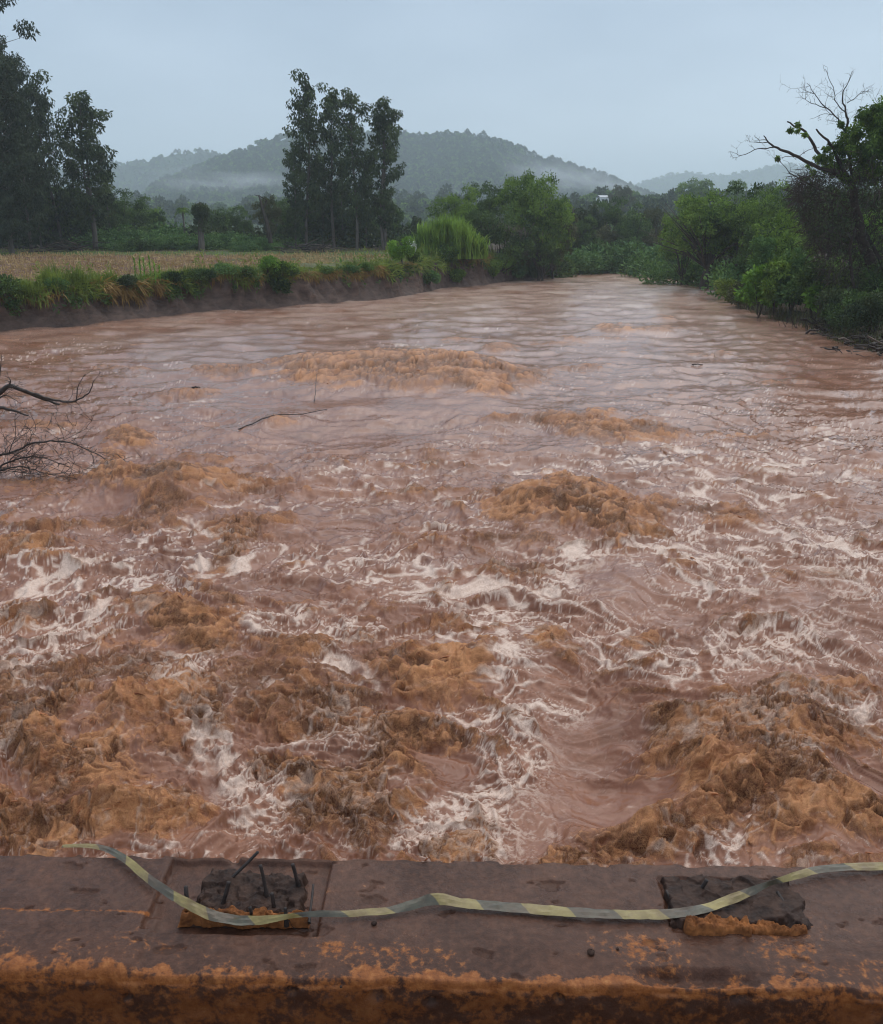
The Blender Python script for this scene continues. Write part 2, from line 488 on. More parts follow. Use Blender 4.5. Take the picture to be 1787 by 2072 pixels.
# ------------------------------------------------------------------ the flood water
# boils and rollers: (x, y, half-width, half-height) where they stand on the river, churn, rise in metres
ROLLERS = [
    (700, 752, 150, 34, 1.0, .42), (840, 758, 130, 36, 1.0, .48), (955, 772, 105, 36, 1.0, .44), (1065, 768, 70, 20, .8, .18), (470, 752, 95, 14, .7, .12),
    (610, 745, 60, 24, .9, .22), (1170, 748, 80, 8, .6, .06),
    (1235, 880, 105, 24, 1.0, .32), (1150, 856, 80, 16, .9, .22), (1330, 872, 50, 16, .8, .14), (1050, 862, 80, 8, .6, .08),
    (1090, 1022, 115, 40, 1.0, .34), (1200, 1050, 130, 42, 1.0, .36), (1290, 1070, 90, 52, 1.0, .30), (1150, 1000, 90, 22, 1.0, .25), (1350, 1030, 50, 20, .7, .1),
    (250, 965, 70, 32, .95, .36), (360, 985, 80, 28, .95, .36), (480, 980, 100, 20, .85, .16), (345, 1035, 55, 32, .8, .2), (250, 1066, 90, 12, .7, .1),
    (60, 1128, 95, 28, .95, .30), (110, 1068, 70, 12, .8, .12), (20, 1225, 70, 26, .85, .2), (265, 893, 48, 16, 1.0, .24), (215, 935, 30, 20, .8, .1),
    (480, 1072, 70, 40, .85, .18), (560, 1055, 60, 18, .8, .12), (470, 1110, 45, 30, .8, .1), (430, 1205, 38, 50, .8, .12),
    (340, 1290, 100, 45, .95, .28), (370, 1340, 70, 40, 1.0, .26), (270, 1245, 70, 26, .8, .14), (550, 1325, 115, 36, .8, .24), (690, 1290, 60, 18, .6, .1),
    (880, 1375, 120, 52, .9, .30), (790, 1340, 90, 36, .75, .16), (1075, 1318, 45, 18, 1.0, .16), (1030, 1160, 85, 13, .85, .16), (900, 1275, 90, 22, .6, .1),
    (170, 1410, 220, 70, .72, .24), (320, 1480, 140, 60, .72, .2), (60, 1500, 110, 70, .95, .30), (140, 1570, 160, 42, 1.0, .40), (250, 1655, 150, 52, 1.0, .34),
    (90, 1680, 150, 46, .95, .26), (30, 1420, 90, 50, .8, .15), (460, 1440, 75, 60, .9, .2), (650, 1450, 125, 66, .85, .26), (560, 1395, 80, 40, .7, .16),
    (820, 1500, 130, 40, .95, .28), (760, 1560, 90, 52, 1.0, .32), (680, 1650, 110, 75, 1.0, .34), (800, 1690, 90, 60, .9, .26), (600, 1590, 70, 40, .85, .2),
    (1000, 1710, 60, 40, .9, .2), (1240, 1690, 110, 46, .9, .24), (1400, 1480, 70, 44, .95, .30), (1420, 1560, 80, 60, 1.0, .34), (1530, 1520, 130, 70, .9, .25),
    (1650, 1500, 130, 60, .8, .22), (1480, 1640, 130, 66, 1.0, .30), (1620, 1620, 130, 76, .9, .30), (1730, 1690, 90, 54, 1.0, .32), (1740, 1560, 80, 60, .8, .2),
    (1560, 1430, 160, 34, .75, .14), (1370, 1690, 60, 50, 1.0, .25), (1600, 1710, 120, 40, .95, .2), (1700, 1400, 90, 30, .5, .1), (1500, 1275, 45, 16, .8, .12),
    (1290, 1300, 40, 12, .7, .06), (1640, 1190, 60, 18, .7, .1), (1510, 1050, 50, 14, .7, .1), (1430, 1040, 40, 12, .7, .1),
    (1240, 668, 42, 11, .9, .22), (1330, 668, 95, 6, .7, .12), (1010, 706, 40, 7, .8, .12), (1190, 685, 90, 5, .6, .08), (1440, 716, 42, 5, .8, .1), (1340, 645, 30, 5, .7, .1),
    (1130, 695, 60, 5, .6, .06), (1590, 773, 60, 5, .6, .06), (1545, 880, 50, 5, .6, .05), (940, 690, 50, 6, .5, .06), (860, 935, 40, 12, .8, .12), (850, 990, 60, 10, .7, .08),
    (380, 800, 70, 10, .5, .07), (100, 860, 70, 10, .7, .1), (560, 860, 90, 6, .5, .06), (700, 700, 60, 5, .4, .05), (250, 745, 80, 5, .5, .05),
]
FOAM = [
    (1600, 930, 180, 34, .9), (1480, 990, 170, 30, .8), (1700, 880, 90, 40, .6), (1310, 930, 120, 26, .85), (1120, 950, 120, 26, .5), (1720, 960, 90, 20, .8),
    (1160, 1180, 120, 56, .95), (1080, 1240, 110, 40, .8), (1400, 1150, 110, 60, .95), (1500, 1180, 90, 40, .8), (1730, 1180, 90, 70, .95), (1680, 1100, 120, 40, .7),
    (1180, 1270, 160, 36, .75), (1350, 1330, 200, 40, .65), (1500, 1300, 130, 40, .8), (1620, 1340, 130, 40, .6), (1050, 1400, 70, 60, .95), (1060, 1500, 110, 90, .95),
    (1000, 1590, 80, 60, .8), (990, 1670, 90, 60, .95), (1160, 1540, 70, 50, .6), (950, 1460, 70, 40, .8), (1150, 1425, 90, 26, .6),
    (190, 1180, 170, 50, .9), (120, 1230, 140, 46, .9), (60, 1300, 110, 40, .6), (380, 1110, 110, 40, .6), (620, 1262, 110, 30, .95), (500, 1270, 90, 26, .6),
    (460, 1500, 50, 100, .9), (540, 1640, 70, 70, 1.0), (480, 1680, 70, 60, .8), (360, 1410, 60, 36, .8), (640, 1340, 60, 30, .7), (690, 1490, 60, 50, .7), (40, 1380, 70, 40, .8),
    (780, 1000, 110, 34, .75), (830, 950, 110, 28, .6), (900, 1060, 80, 40, .6), (720, 960, 60, 30, .6), (560, 1150, 120, 40, .5), (760, 1130, 140, 40, .5), (900, 1200, 120, 30, .6),
    (1450, 1090, 90, 34, .8), (1560, 1090, 110, 30, .8), (1560, 840, 120, 20, .5), (1640, 800, 120, 16, .35), (60, 722, 90, 12, .7), (420, 632, 120, 4, .5), (180, 700, 160, 14, .45),
    (820, 700, 100, 10, .6), (1520, 1460, 110, 50, .6), (1640, 1440, 110, 40, .7), (1690, 1640, 80, 50, .5), (1480, 1720, 90, 20, .4), (20, 1560, 70, 40, .5), (330, 1190, 60, 30, .5),
]
CALM = [  # slick tongues of unbroken water
    (1255, 1200, 95, 46, .9), (1600, 1225, 105, 40, .8), (1255, 1490, 80, 100, 1), (1230, 1600, 90, 60, 1), (225, 1032, 85, 22, 1), (130, 1105, 60, 16, .6), (430, 1600, 36, 70, .9),
    (700, 880, 240, 30, .8), (800, 830, 330, 22, 1), (1090, 905, 130, 26, .8), (320, 1370, 70, 20, .4), (700, 1060, 130, 40, .4), (880, 1570, 60, 50, .5), (560, 1190, 110, 30, .4),
    (1720, 780, 120, 60, .7), (1750, 1010, 80, 50, .5), (1720, 1280, 70, 30, .5), (330, 1720, 30, 30, .5), (1130, 1640, 60, 60, .7), (500, 690, 300, 30, .6), (470, 1180, 80, 26, .5),
]
MOUND = [(820, 838, 330, 26, .20), (1090, 912, 130, 26, .16), (1255, 1190, 110, 50, .20), (1600, 1215, 120, 45, .18), (1020, 1340, 90, 40, .25), (1230, 1520, 120, 110, -.22), (230, 1035, 100, 26, -.15),
         (1060, 1480, 90, 120, .16), (380, 1000, 90, 40, .25), (200, 1500, 200, 60, .15), (470, 1560, 70, 100, .1), (1560, 1560, 200, 120, .15)]

def blob_frame(cx, cy, rx, ry):
    c = onz(cx, cy)
    a = onz(cx+rx, cy)-c
    b = (onz(cx, cy-ry)-onz(cx, cy+ry))*0.5
    Mi = np.linalg.inv(np.array([[a.x, b.x], [a.y, b.y]]))
    return c, Mi, abs(a.x)+abs(b.x), abs(a.y)+abs(b.y)

def stamp(out, X, Y, cx, cy, rx, ry, amp, hard=False):
    c, Mi, ex, ey = blob_frame(cx, cy, rx, ry)
    k = np.nonzero((np.abs(X-c.x) < ex*2.2) & (np.abs(Y-c.y) < ey*2.2))
    dx, dy = X[k]-c.x, Y[k]-c.y
    q = np.hypot(Mi[0, 0]*dx+Mi[0, 1]*dy, Mi[1, 0]*dx+Mi[1, 1]*dy)
    f = amp*np.exp(-(q**2)*0.9) if not hard else amp*sstep(1.5, 0.45, q)
    if hard: out[k] = np.maximum(out[k], f)
    else: out[k] += f

def build_water():
    px = 2.0237
    pys = np.concatenate([[500, 530], np.arange(545, 1772, px*1.0), np.linspace(1800, 3400, 30)])
    dep = PITCH + np.arctan((pys-CY)/FPX)
    dep[0] = R(1.6)
    D = (EYE/np.tan(dep)).astype(np.float32)
    cc = np.arange(-0.62, 0.6201, 1.2/885).astype(np.float32)
    Yg, Cg = np.meshgrid(D, cc, indexing='ij')
    X = Cg*(Yg*np.float32(cp) + np.float32(EYE*sp)); Y = Yg
    slant = np.sqrt(Y*Y + EYE*EYE)
    cell = slant/885.0
    celly = cell*slant/EYE
    cell = cell*np.clip(celly/cell, 1, 2.4)
    def lod(lam):
        return np.clip((lam/cell-1.6)/1.8, 0, 1)
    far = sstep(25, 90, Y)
    # wandering of all edges
    w1x, w1y = fbm(X/2.6, Y/2.6, 3, 31), fbm(X/2.6, Y/2.6, 3, 47)
    w2x, w2y = fbm(X/0.62, Y/0.62, 2, 61), fbm(X/0.62, Y/0.62, 2, 77)
    Xw, Yw = X + 0.55*w1x + 0.10*w2x, Y + 0.55*w1y + 0.10*w2y
    T = np.zeros_like(X); Fm = np.zeros_like(X); S = np.zeros_like(X); H = np.zeros_like(X)
    near = sstep(45, 8, Y)
    Og = np.zeros_like(X)
    for cx, cy, rx, ry, ch, up in ROLLERS:
        if ch >= 0.9: stamp(Og, Xw, Yw, cx, cy, rx*1.05, ry*1.05, 1.0, True)
        stamp(T, Xw, Yw, cx, cy, rx, ry, ch, True)
        stamp(H, Xw, Yw, cx, cy, rx*0.9, ry*0.9, up*(1.15 if cy < 830 else 0.75 if cy < 1150 else 0.5))
    for cx, cy, rx, ry, a in FOAM:
        stamp(Fm, Xw, Yw, cx, cy, rx*1.15, ry*1.15, a, True)
    for cx, cy, rx, ry, a in CALM:
        stamp(S, Xw, Yw, cx, cy, rx, ry, a, True)
    for cx, cy, rx, ry, up in MOUND:
        stamp(H, X, Y, cx, cy, rx, ry, up)
    # current: long swell and standing waves
    H += (0.11*fbm(X/4.5, Y/3.4, 2, 3) + 0.08*sstep(12, 30, Y)*fbm(X/2.6, Y/2.2, 2, 13) + 0.05*fbm(X/1.9, Y/1.3, 2, 8))*(0.8+0.35*near)
    amp = (0.62 + 0.62*near)*(1-0.70*S)
    crest = np.zeros_like(X)
    Xa, Ya = X+0.75*w1x+0.07*w2x, Y+0.75*w1y+0.07*w2y
    for k, (lx, ly, a) in enumerate([(1.9, 1.05, .070), (.95, .55, .042), (.46, .30, .024), (.22, .15, .016), (.11, .08, .0085)]):
        n = perlin(Xa/lx, Ya/ly, 90+k*5)
        r = 1-np.abs(n)*1.9
        r = np.where(r > 0, r*r, 0.35*r)
        sm = sstep(18, 42, Y)*0.85
        r = r*(1-sm) + sm*(0.25+1.1*n)
        wgt = lod(lx)
        H += a*amp*wgt*r*1.35
        if k < 3:
            crest = crest + wgt*r*(0.5, 0.32, 0.18)[k]
    # breaking lips: churn where the chop peaks
    patch = fbm(X/3.3, Y/2.4, 3, 140)
    lip = sstep(0.50, 0.80, crest + 0.16*patch)*(1-S)*sstep(-0.35, 0.45, patch+0.35*near)
    Tr = np.clip(T*(1-0.85*S), 0, 1)
    T2 = np.clip(np.maximum(Tr, 0.72*lip*(1-0.35*far)), 0, 1)
    # churned water: the silt-laden surface is folded over and over by eddies (a noise carried along by itself)
    fx, fy = X/(1.25*(1+0.9*far)), Y/1.05
    def fold(a_, b_, octs, sd):
        v_, g = 0, 0.55
        for o_ in range(octs):
            lam = 1.15/2.03**o_
            v_ = v_ + g*perlin(a_, b_, sd+o_*3)*lod(lam*0.55)
            a_, b_, g = a_*2.03, b_*2.03, g*0.56
        return v_
    q1, q2 = fold(fx, fy, 4, 700), fold(fx+5.2, fy+1.3, 4, 720)
    p1, p2 = fold(fx+1.5*q1+1.7, fy+1.5*q2+9.2, 4, 740), fold(fx+1.5*q1+8.3, fy+1.5*q2+2.8, 4, 760)
    v = fold(fx+1.35*p1, fy+1.35*p2, 6, 780)
    v2 = fold((fx+0.8*p2)*2.3+3.1, (fy+0.8*p1)*2.3+7.7, 5, 800)
    rv, rv2 = 1-np.abs(v)*4.2, 1-np.abs(v2)*4.0
    T3 = sstep(0.18, 0.95, 1.0*T2 - 0.04 + 0.62*v + 0.18*rv2)*sstep(0.05, 0.3, T2)
    boost = 1.0 + 1.1*sstep(14, 40, Y)
    body = sstep(0.15, 0.85, Tr)
    vh = fold(fx+1.35*p1, fy+1.35*p2, 3, 780)
    turb = 0.13*vh + 0.05*v + 0.016*np.maximum(rv, -.8) + 0.020*np.maximum(rv2, -.8)
    fine = v
    H += (body*boost*0.85 + 0.25*(1-body)*sstep(.1, .8, T2))*turb
    H += 0.022*vh*(1-S)*(1-body)
    # foam lace on the surface
    Xm = np.sqrt(X*X+6.0)
    al, ac_ = (0.78*Xm-0.62*Y), (0.62*Xm+0.78*Y)         # streaks spread outwards with the current
    st = 1.0 + 1.1*sstep(9, 22, Y)
    def line(lam, k, sd, wq):
        return 1 - np.abs(perlin((al+0.45*w1x+wq*w2x)/(lam*1.25*st), (ac_+0.45*w1y+wq*w2y)/(lam*0.9), sd))*k
    lace = np.maximum.reduce([0.90-np.abs(v+0.05)*7.5-0.35*sstep(13, 24, Y), 0.76-np.abs(v2)*7.5-0.6*sstep(11, 20, Y), line(1.15, 9.0, 401, .20), 0.95*line(0.52, 6.0, 411, .16)*sstep(70, 35, Y), (0.85*line(0.24, 4.2, 421, .08)-.05)*lod(.10), 0.80*line(0.12, 3.4, 441, .05)*lod(.06)])
    bub = fbm(X/0.10, Y/0.10, 3, 431)*lod(.05)
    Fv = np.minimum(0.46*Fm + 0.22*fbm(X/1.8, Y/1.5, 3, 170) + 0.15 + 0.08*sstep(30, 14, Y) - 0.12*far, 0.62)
    foam = sstep(1.05-Fv, 1.48-Fv, lace + 0.35*bub + 0.10)*(1-0.8*S)*(1-0.55*T3)
    far_sheen = (0.58*far + 0.08*sstep(14, 30, Y))*(0.75+0.75*fbm(X/4, Y/2.2, 4, 175)+0.35*v)          # paler with distance: aerated foam plus sky reflection painted into the colour
    foam = np.clip(np.maximum(foam, far_sheen*(1-0.5*T3)), 0, 1)  # lace of real foam merged with the painted far paleness
    Og = np.clip(0.25 + 0.75*Og + 0.5*fbm(X/1.1, Y/.9, 3, 191), 0.12, 1)
    froth = Og*sstep(0.0, 0.80, 1.1*v + 0.45*rv2 + 0.25*p1)*sstep(0.1, 0.6, T3)
    H += 0.008*foam*lod(.1)
    # ragged sideways throw of the churn
    dx = T3*(0.05*perlin(X/.30, Y/.30, 501)*lod(.2) + 0.035*perlin(X/.12, Y/.12, 511)*lod(.08))
    dy = T3*(0.05*perlin(X/.30, Y/.30, 521)*lod(.2) + 0.035*perlin(X/.12, Y/.12, 531)*lod(.08)) 
    # shallows along the banks stay calmer
    V = np.stack([X+dx, Y+dy, H-0.05], -1).reshape(-1, 3)
    quiet = sstep(-4, 9, X-12-0.0*Y)*sstep(60, 40, Y)*sstep(28, 36, Y)
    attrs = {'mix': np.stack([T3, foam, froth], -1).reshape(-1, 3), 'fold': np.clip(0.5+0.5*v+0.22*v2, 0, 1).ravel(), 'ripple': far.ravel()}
    t = NT('flood_water')
    pos = t.coord('Object')
    sep = t.n('ShaderNodeSeparateColor'); at = t.n('ShaderNodeAttribute'); at.attribute_name = 'mix'
    t.l(at.outputs['Color'], sep.inputs[0])
    churn, foam_sheen, frothf = sep.outputs[0], sep.outputs[1], sep.outputs[2]
    nb = t.noise(0.35, 3, 0.5, vec=pos); nf = t.noise(14.0, 5, 0.65, vec=pos, dist=0.6); nm = t.noise(3.0, 4, 0.6, vec=pos, dist=0.5)
    ns = t.noise(34.0, 4, 0.7, vec=pos, dist=1.6)
    def strings(scale, width, dist):
        n = t.noise(scale, 3, 0.6, vec=pos, dist=dist)
        r = t.math('ABSOLUTE', t.math('SUBTRACT', n, 0.5))
        return t.ramp(r, [(0.0, (1, 1, 1)), (width, (0, 0, 0))])
    s1, s2 = strings(7.0, 0.055, 2.2), strings(17.0, 0.075, 2.0)
    fil = t.math('MAXIMUM', s1, t.math('MULTIPLY', s2, 0.8))
    fold = t.attr('fold')
    mud = t.ramp(t.math('ADD', t.math('MULTIPLY', nb, 0.4), t.math('MULTIPLY', fold, 0.6)), [(0.25, (0.165, 0.064, 0.033)), (0.5, (0.235, 0.095, 0.052)), (0.75, (0.315, 0.142, 0.082))])
    chc = t.ramp(t.math('ADD', t.math('MULTIPLY', fold, 0.72), t.math('ADD', t.math('MULTIPLY', ns, 0.18), t.math('MULTIPLY', nm, 0.10))), [(0.29, (0.042, 0.014, 0.008)), (0.45, (0.135, 0.048, 0.023)), (0.58, (0.270, 0.100, 0.045)), (0.78, (0.440, 0.180, 0.080))])
    c = t.mix(churn, mud, chc)
    fr = t.math('MULTIPLY', frothf, t.math('ADD', 0.42, t.math('ADD', t.math('MULTIPLY', ns, 0.4), t.math('MULTIPLY', fil, 0.4))), clamp=True)
    c = t.mix(fr, c, (0.700, 0.320, 0.140))
    c = t.mix(t.math('MULTIPLY', t.math('MULTIPLY', churn, fil), 0.42), c, (0.640, 0.330, 0.150))
    ff = t.math('MULTIPLY', foam_sheen, t.math('ADD', 0.36, t.math('ADD', t.math('MULTIPLY', nf, 0.6), t.math('MULTIPLY', fil, 0.5))), clamp=True)
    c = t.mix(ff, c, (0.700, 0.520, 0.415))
    ro = t.mix(t.math('MAXIMUM', churn, foam_sheen), t.mix(t.attr('ripple'), (0.14,)*3, (0.22,)*3), (0.20,)*3)
    hh = t.math('ADD', t.math('MULTIPLY', t.math('MULTIPLY', t.math('ADD', t.math('MULTIPLY', ns, 0.4), t.math('MULTIPLY', fil, 0.4)), churn), 0.020), t.math('MULTIPLY', t.math('MULTIPLY', nf, foam_sheen), 0.012))
    hh = t.math('ADD', hh, t.math('MULTIPLY', t.noise(5.5, 4, 0.6, vec=pos, dist=0.4), 0.018))
    b2 = t.bump(hh, 1.0, 0.9)
    sl = t.mix(churn, (0.5,)*3, (0.26,)*3)
    m = t.done(t.bsdf(c, ro, sl, b2, ior=1.36))
    nr, nc = X.shape
    F = grid_faces(nr, nc)[:, ::-1]
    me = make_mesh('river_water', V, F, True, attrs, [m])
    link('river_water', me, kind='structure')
    return X+dx, Y+dy, H-0.05, T3, turb, foam

WX, WY, WH, WT, WTURB, WFOAM = build_water()

def build_spray():
    """torn strands of muddy water thrown off the churn"""
    rng = np.random.RandomState(5)
    ok = np.nonzero((WT > 0.6) & (WTURB > 0.03) & (WY < 40))
    n = min(len(ok[0]), 13000)
    pick = rng.choice(len(ok[0]), n, replace=False)
    i, j = ok[0][pick], ok[1][pick]
    P = np.stack([WX[i, j], WY[i, j], WH[i, j]-0.03], 1)
    t = NT('muddy_spray')
    geo = t.n('ShaderNodeNewGeometry')
    c = t.ramp(geo.outputs['Random Per Island'], [(0.0, (0.20, 0.062, 0.024)), (0.6, (0.42, 0.145, 0.052)), (1.0, (0.62, 0.29, 0.13))])
    m = t.done(t.bsdf(c, 0.35, 0.5, ior=1.333))
    s = Soup()
    a = rng.uniform(0, 2*np.pi, n); tilt = rng.uniform(0.8, 3.0, n)
    d = np.stack([np.cos(a)*tilt, np.sin(a)*tilt, np.ones(n)], 1); d /= np.linalg.norm(d, axis=1)[:, None]
    side = np.cross(d, rng.normal(size=(n, 3))); side /= np.linalg.norm(side, axis=1)[:, None]
    up2 = np.cross(side, d)
    Ls = rng.gamma(2.0, 0.014, n)[:, None]*(0.8+WY[i, j][:, None]/25)
    w = Ls*rng.uniform(.10, .30, (n, 1))
    rows = []
    for k, (tt, ww) in enumerate([(0, 1.2), (.35, .9), (.7, .6), (1.0, .35)]):
        c_ = P + d*Ls*tt - np.array([0, 0, 1.0])*Ls*0.55*tt*tt
        for q in range(3):
            an = q*2.094
            rows.append(c_ + w*ww*0.5*(math.cos(an)*side + math.sin(an)*up2))
    V = np.stack(rows, 1)
    f = []
    for k in range(3):
        for q in range(3):
            f.append([3*k+q, 3*k+(q+1) % 3, 3*k+3+(q+1) % 3, 3*k+3+q])
    F = (np.arange(n)*12)[:, None, None] + np.array(f)[None]
    s.add(V.reshape(-1, 3), F.reshape(-1, 4))
    o = link('water_spray', s.mesh('water_spray', m), kind='stuff', label='torn strands of orange muddy spray above the rapids', cat='spray')

build_spray()
# ------------------------------------------------------------------ bridge kerb with two broken posts, and the tape
ZK = EYE - 1.40
KL, KR = onz(0, 1722, ZK), onz(1787, 1753, ZK)          # far edge
NL, NR = onz(0, 1966, ZK), onz(1787, 2003, ZK)          # near edge

def kerb_uv(px, py):
    """along / across coordinates (m) of a spot on the kerb top"""
    p = onz(px, py, ZK)
    ex = (KR-KL).normalized(); ey = Vector((-ex.y, ex.x, 0))
    o = (NL+NR)*0.5
    return (p-o).dot(ex), (p-o).dot(ey)

EXK = (KR-KL).normalized()
EYK = Vector((-EXK.y, EXK.x, 0))
OK_ = (NL+NR)*0.5
KW = kerb_uv(893, 1737)[1]

def kerb_pt(u, v, z):
    p = OK_ + EXK*u + EYK*v
    return (p.x, p.y, ZK+z)

def kerb_relief(U, V):
    """worn concrete, mud layer and chipped edges"""
    z = 0.0035*fbm(U/0.22, V/0.14, 4, 601) + 0.0012*fbm(U/0.035, V/0.03, 3, 611)
    # sunken panels around the posts
    for (a, b, c, d, dep) in PANELS:
        mm = sstep(a-.004, a+.004, U+.004*fbm(U/.05, V/.05, 2, 7))*sstep(b+.004, b-.004, U)*sstep(c-.004, c+.004, V)*sstep(d+.004, d-.004, V+.004*fbm(U/.04, V/.04, 2, 9))
        z = z*(1-0.75*mm) - dep*mm
    # old screed step on the left
    u1, v1 = kerb_uv(325, 1846)
    st = sstep(v1+.004, v1-.012, V+0.006*fbm(U/.06, V/.06, 3, 621))*sstep(u1+.01, u1-.01, U)
    z = z + 0.010*st
    # flakes spalled off
    fl = fbm(U/0.10, V/0.05, 4, 631)
    z = z - 0.004*sstep(0.62, 0.70, fl)
    # broken strip near the right of the lip
    ua, va = kerb_uv(1300, 1950); ub, vb = kerb_uv(1500, 1975)
    z = z - 0.020*sstep(0.16, 0.05, np.abs(U-(ua+ub)/2)+0.03*fbm(U/.05, V/.05, 3, 641))*sstep(.030, .012, np.abs(V-.018+.01*fbm(U/.07, V/.07, 2, 645)))
    return z

_p = [kerb_uv(355, 1730), kerb_uv(640, 1890), kerb_uv(1330, 1775), kerb_uv(1620, 1890)]
PANELS = [(_p[0][0], _p[1][0], _p[1][1], _p[0][1], .020), (_p[2][0], _p[3][0], _p[3][1], _p[2][1], .006)]

def kerb_mats():
    t = NT('muddy_concrete')
    pos = t.coord('Object')
    at = t.n('ShaderNodeAttribute'); at.attribute_name = 'wear'
    sep = t.n('ShaderNodeSeparateColor'); t.l(at.outputs['Color'], sep.inputs[0])
    rust, wetf, grime = sep.outputs[0], sep.outputs[1], sep.outputs[2]
    n1 = t.noise(7.0, 6, 0.62, vec=pos); n2 = t.noise(60.0, 5, 0.65, vec=pos); n3 = t.noise(240.0, 3, 0.6, vec=pos)
    mud = t.ramp(n1, [(0.25, (0.036, 0.017, 0.012)), (0.5, (0.068, 0.031, 0.020)), (0.75, (0.108, 0.047, 0.027))])
    mud = t.mix(t.math('MULTIPLY', t.ramp(n2, [(0.42, (0, 0, 0)), (0.7, (1, 1, 1))]), 0.35), mud, (0.200, 0.092, 0.056))
    ochre = t.ramp(n2, [(0.25, (0.120, 0.036, 0.012)), (0.55, (0.270, 0.092, 0.027)), (0.8, (0.420, 0.175, 0.058))])
    rf = t.math('ADD', rust, t.math('MULTIPLY', t.math('SUBTRACT', t.math('ADD', t.math('MULTIPLY', n1, 0.4), t.math('MULTIPLY', n2, 0.6)), 0.5), 2.2), clamp=True)
    rf = t.ramp(rf, [(0.40, (0, 0, 0)), (0.62, (1, 1, 1))])
    c = t.mix(rf, mud, ochre)
    c = t.mix(t.math('MULTIPLY', grime, t.math('ADD', 0.4, t.math('MULTIPLY', n2, 0.8)), clamp=True), c, (0.050, 0.018, 0.008))
    wf = t.math('MULTIPLY', wetf, t.ramp(n1, [(0.35, (0.25,)*3), (0.6, (1, 1, 1))]))
    ro = t.mix(t.math('SUBTRACT', wf, rf, clamp=True), (0.50,)*3, (0.13,)*3)
    h = t.math('ADD', t.math('MULTIPLY', n2, 0.6), t.math('MULTIPLY', n3, 0.35))
    bst = t.bump(h, 0.005, 0.6)
    return t.done(t.bsdf(c, ro, 0.20, bst))

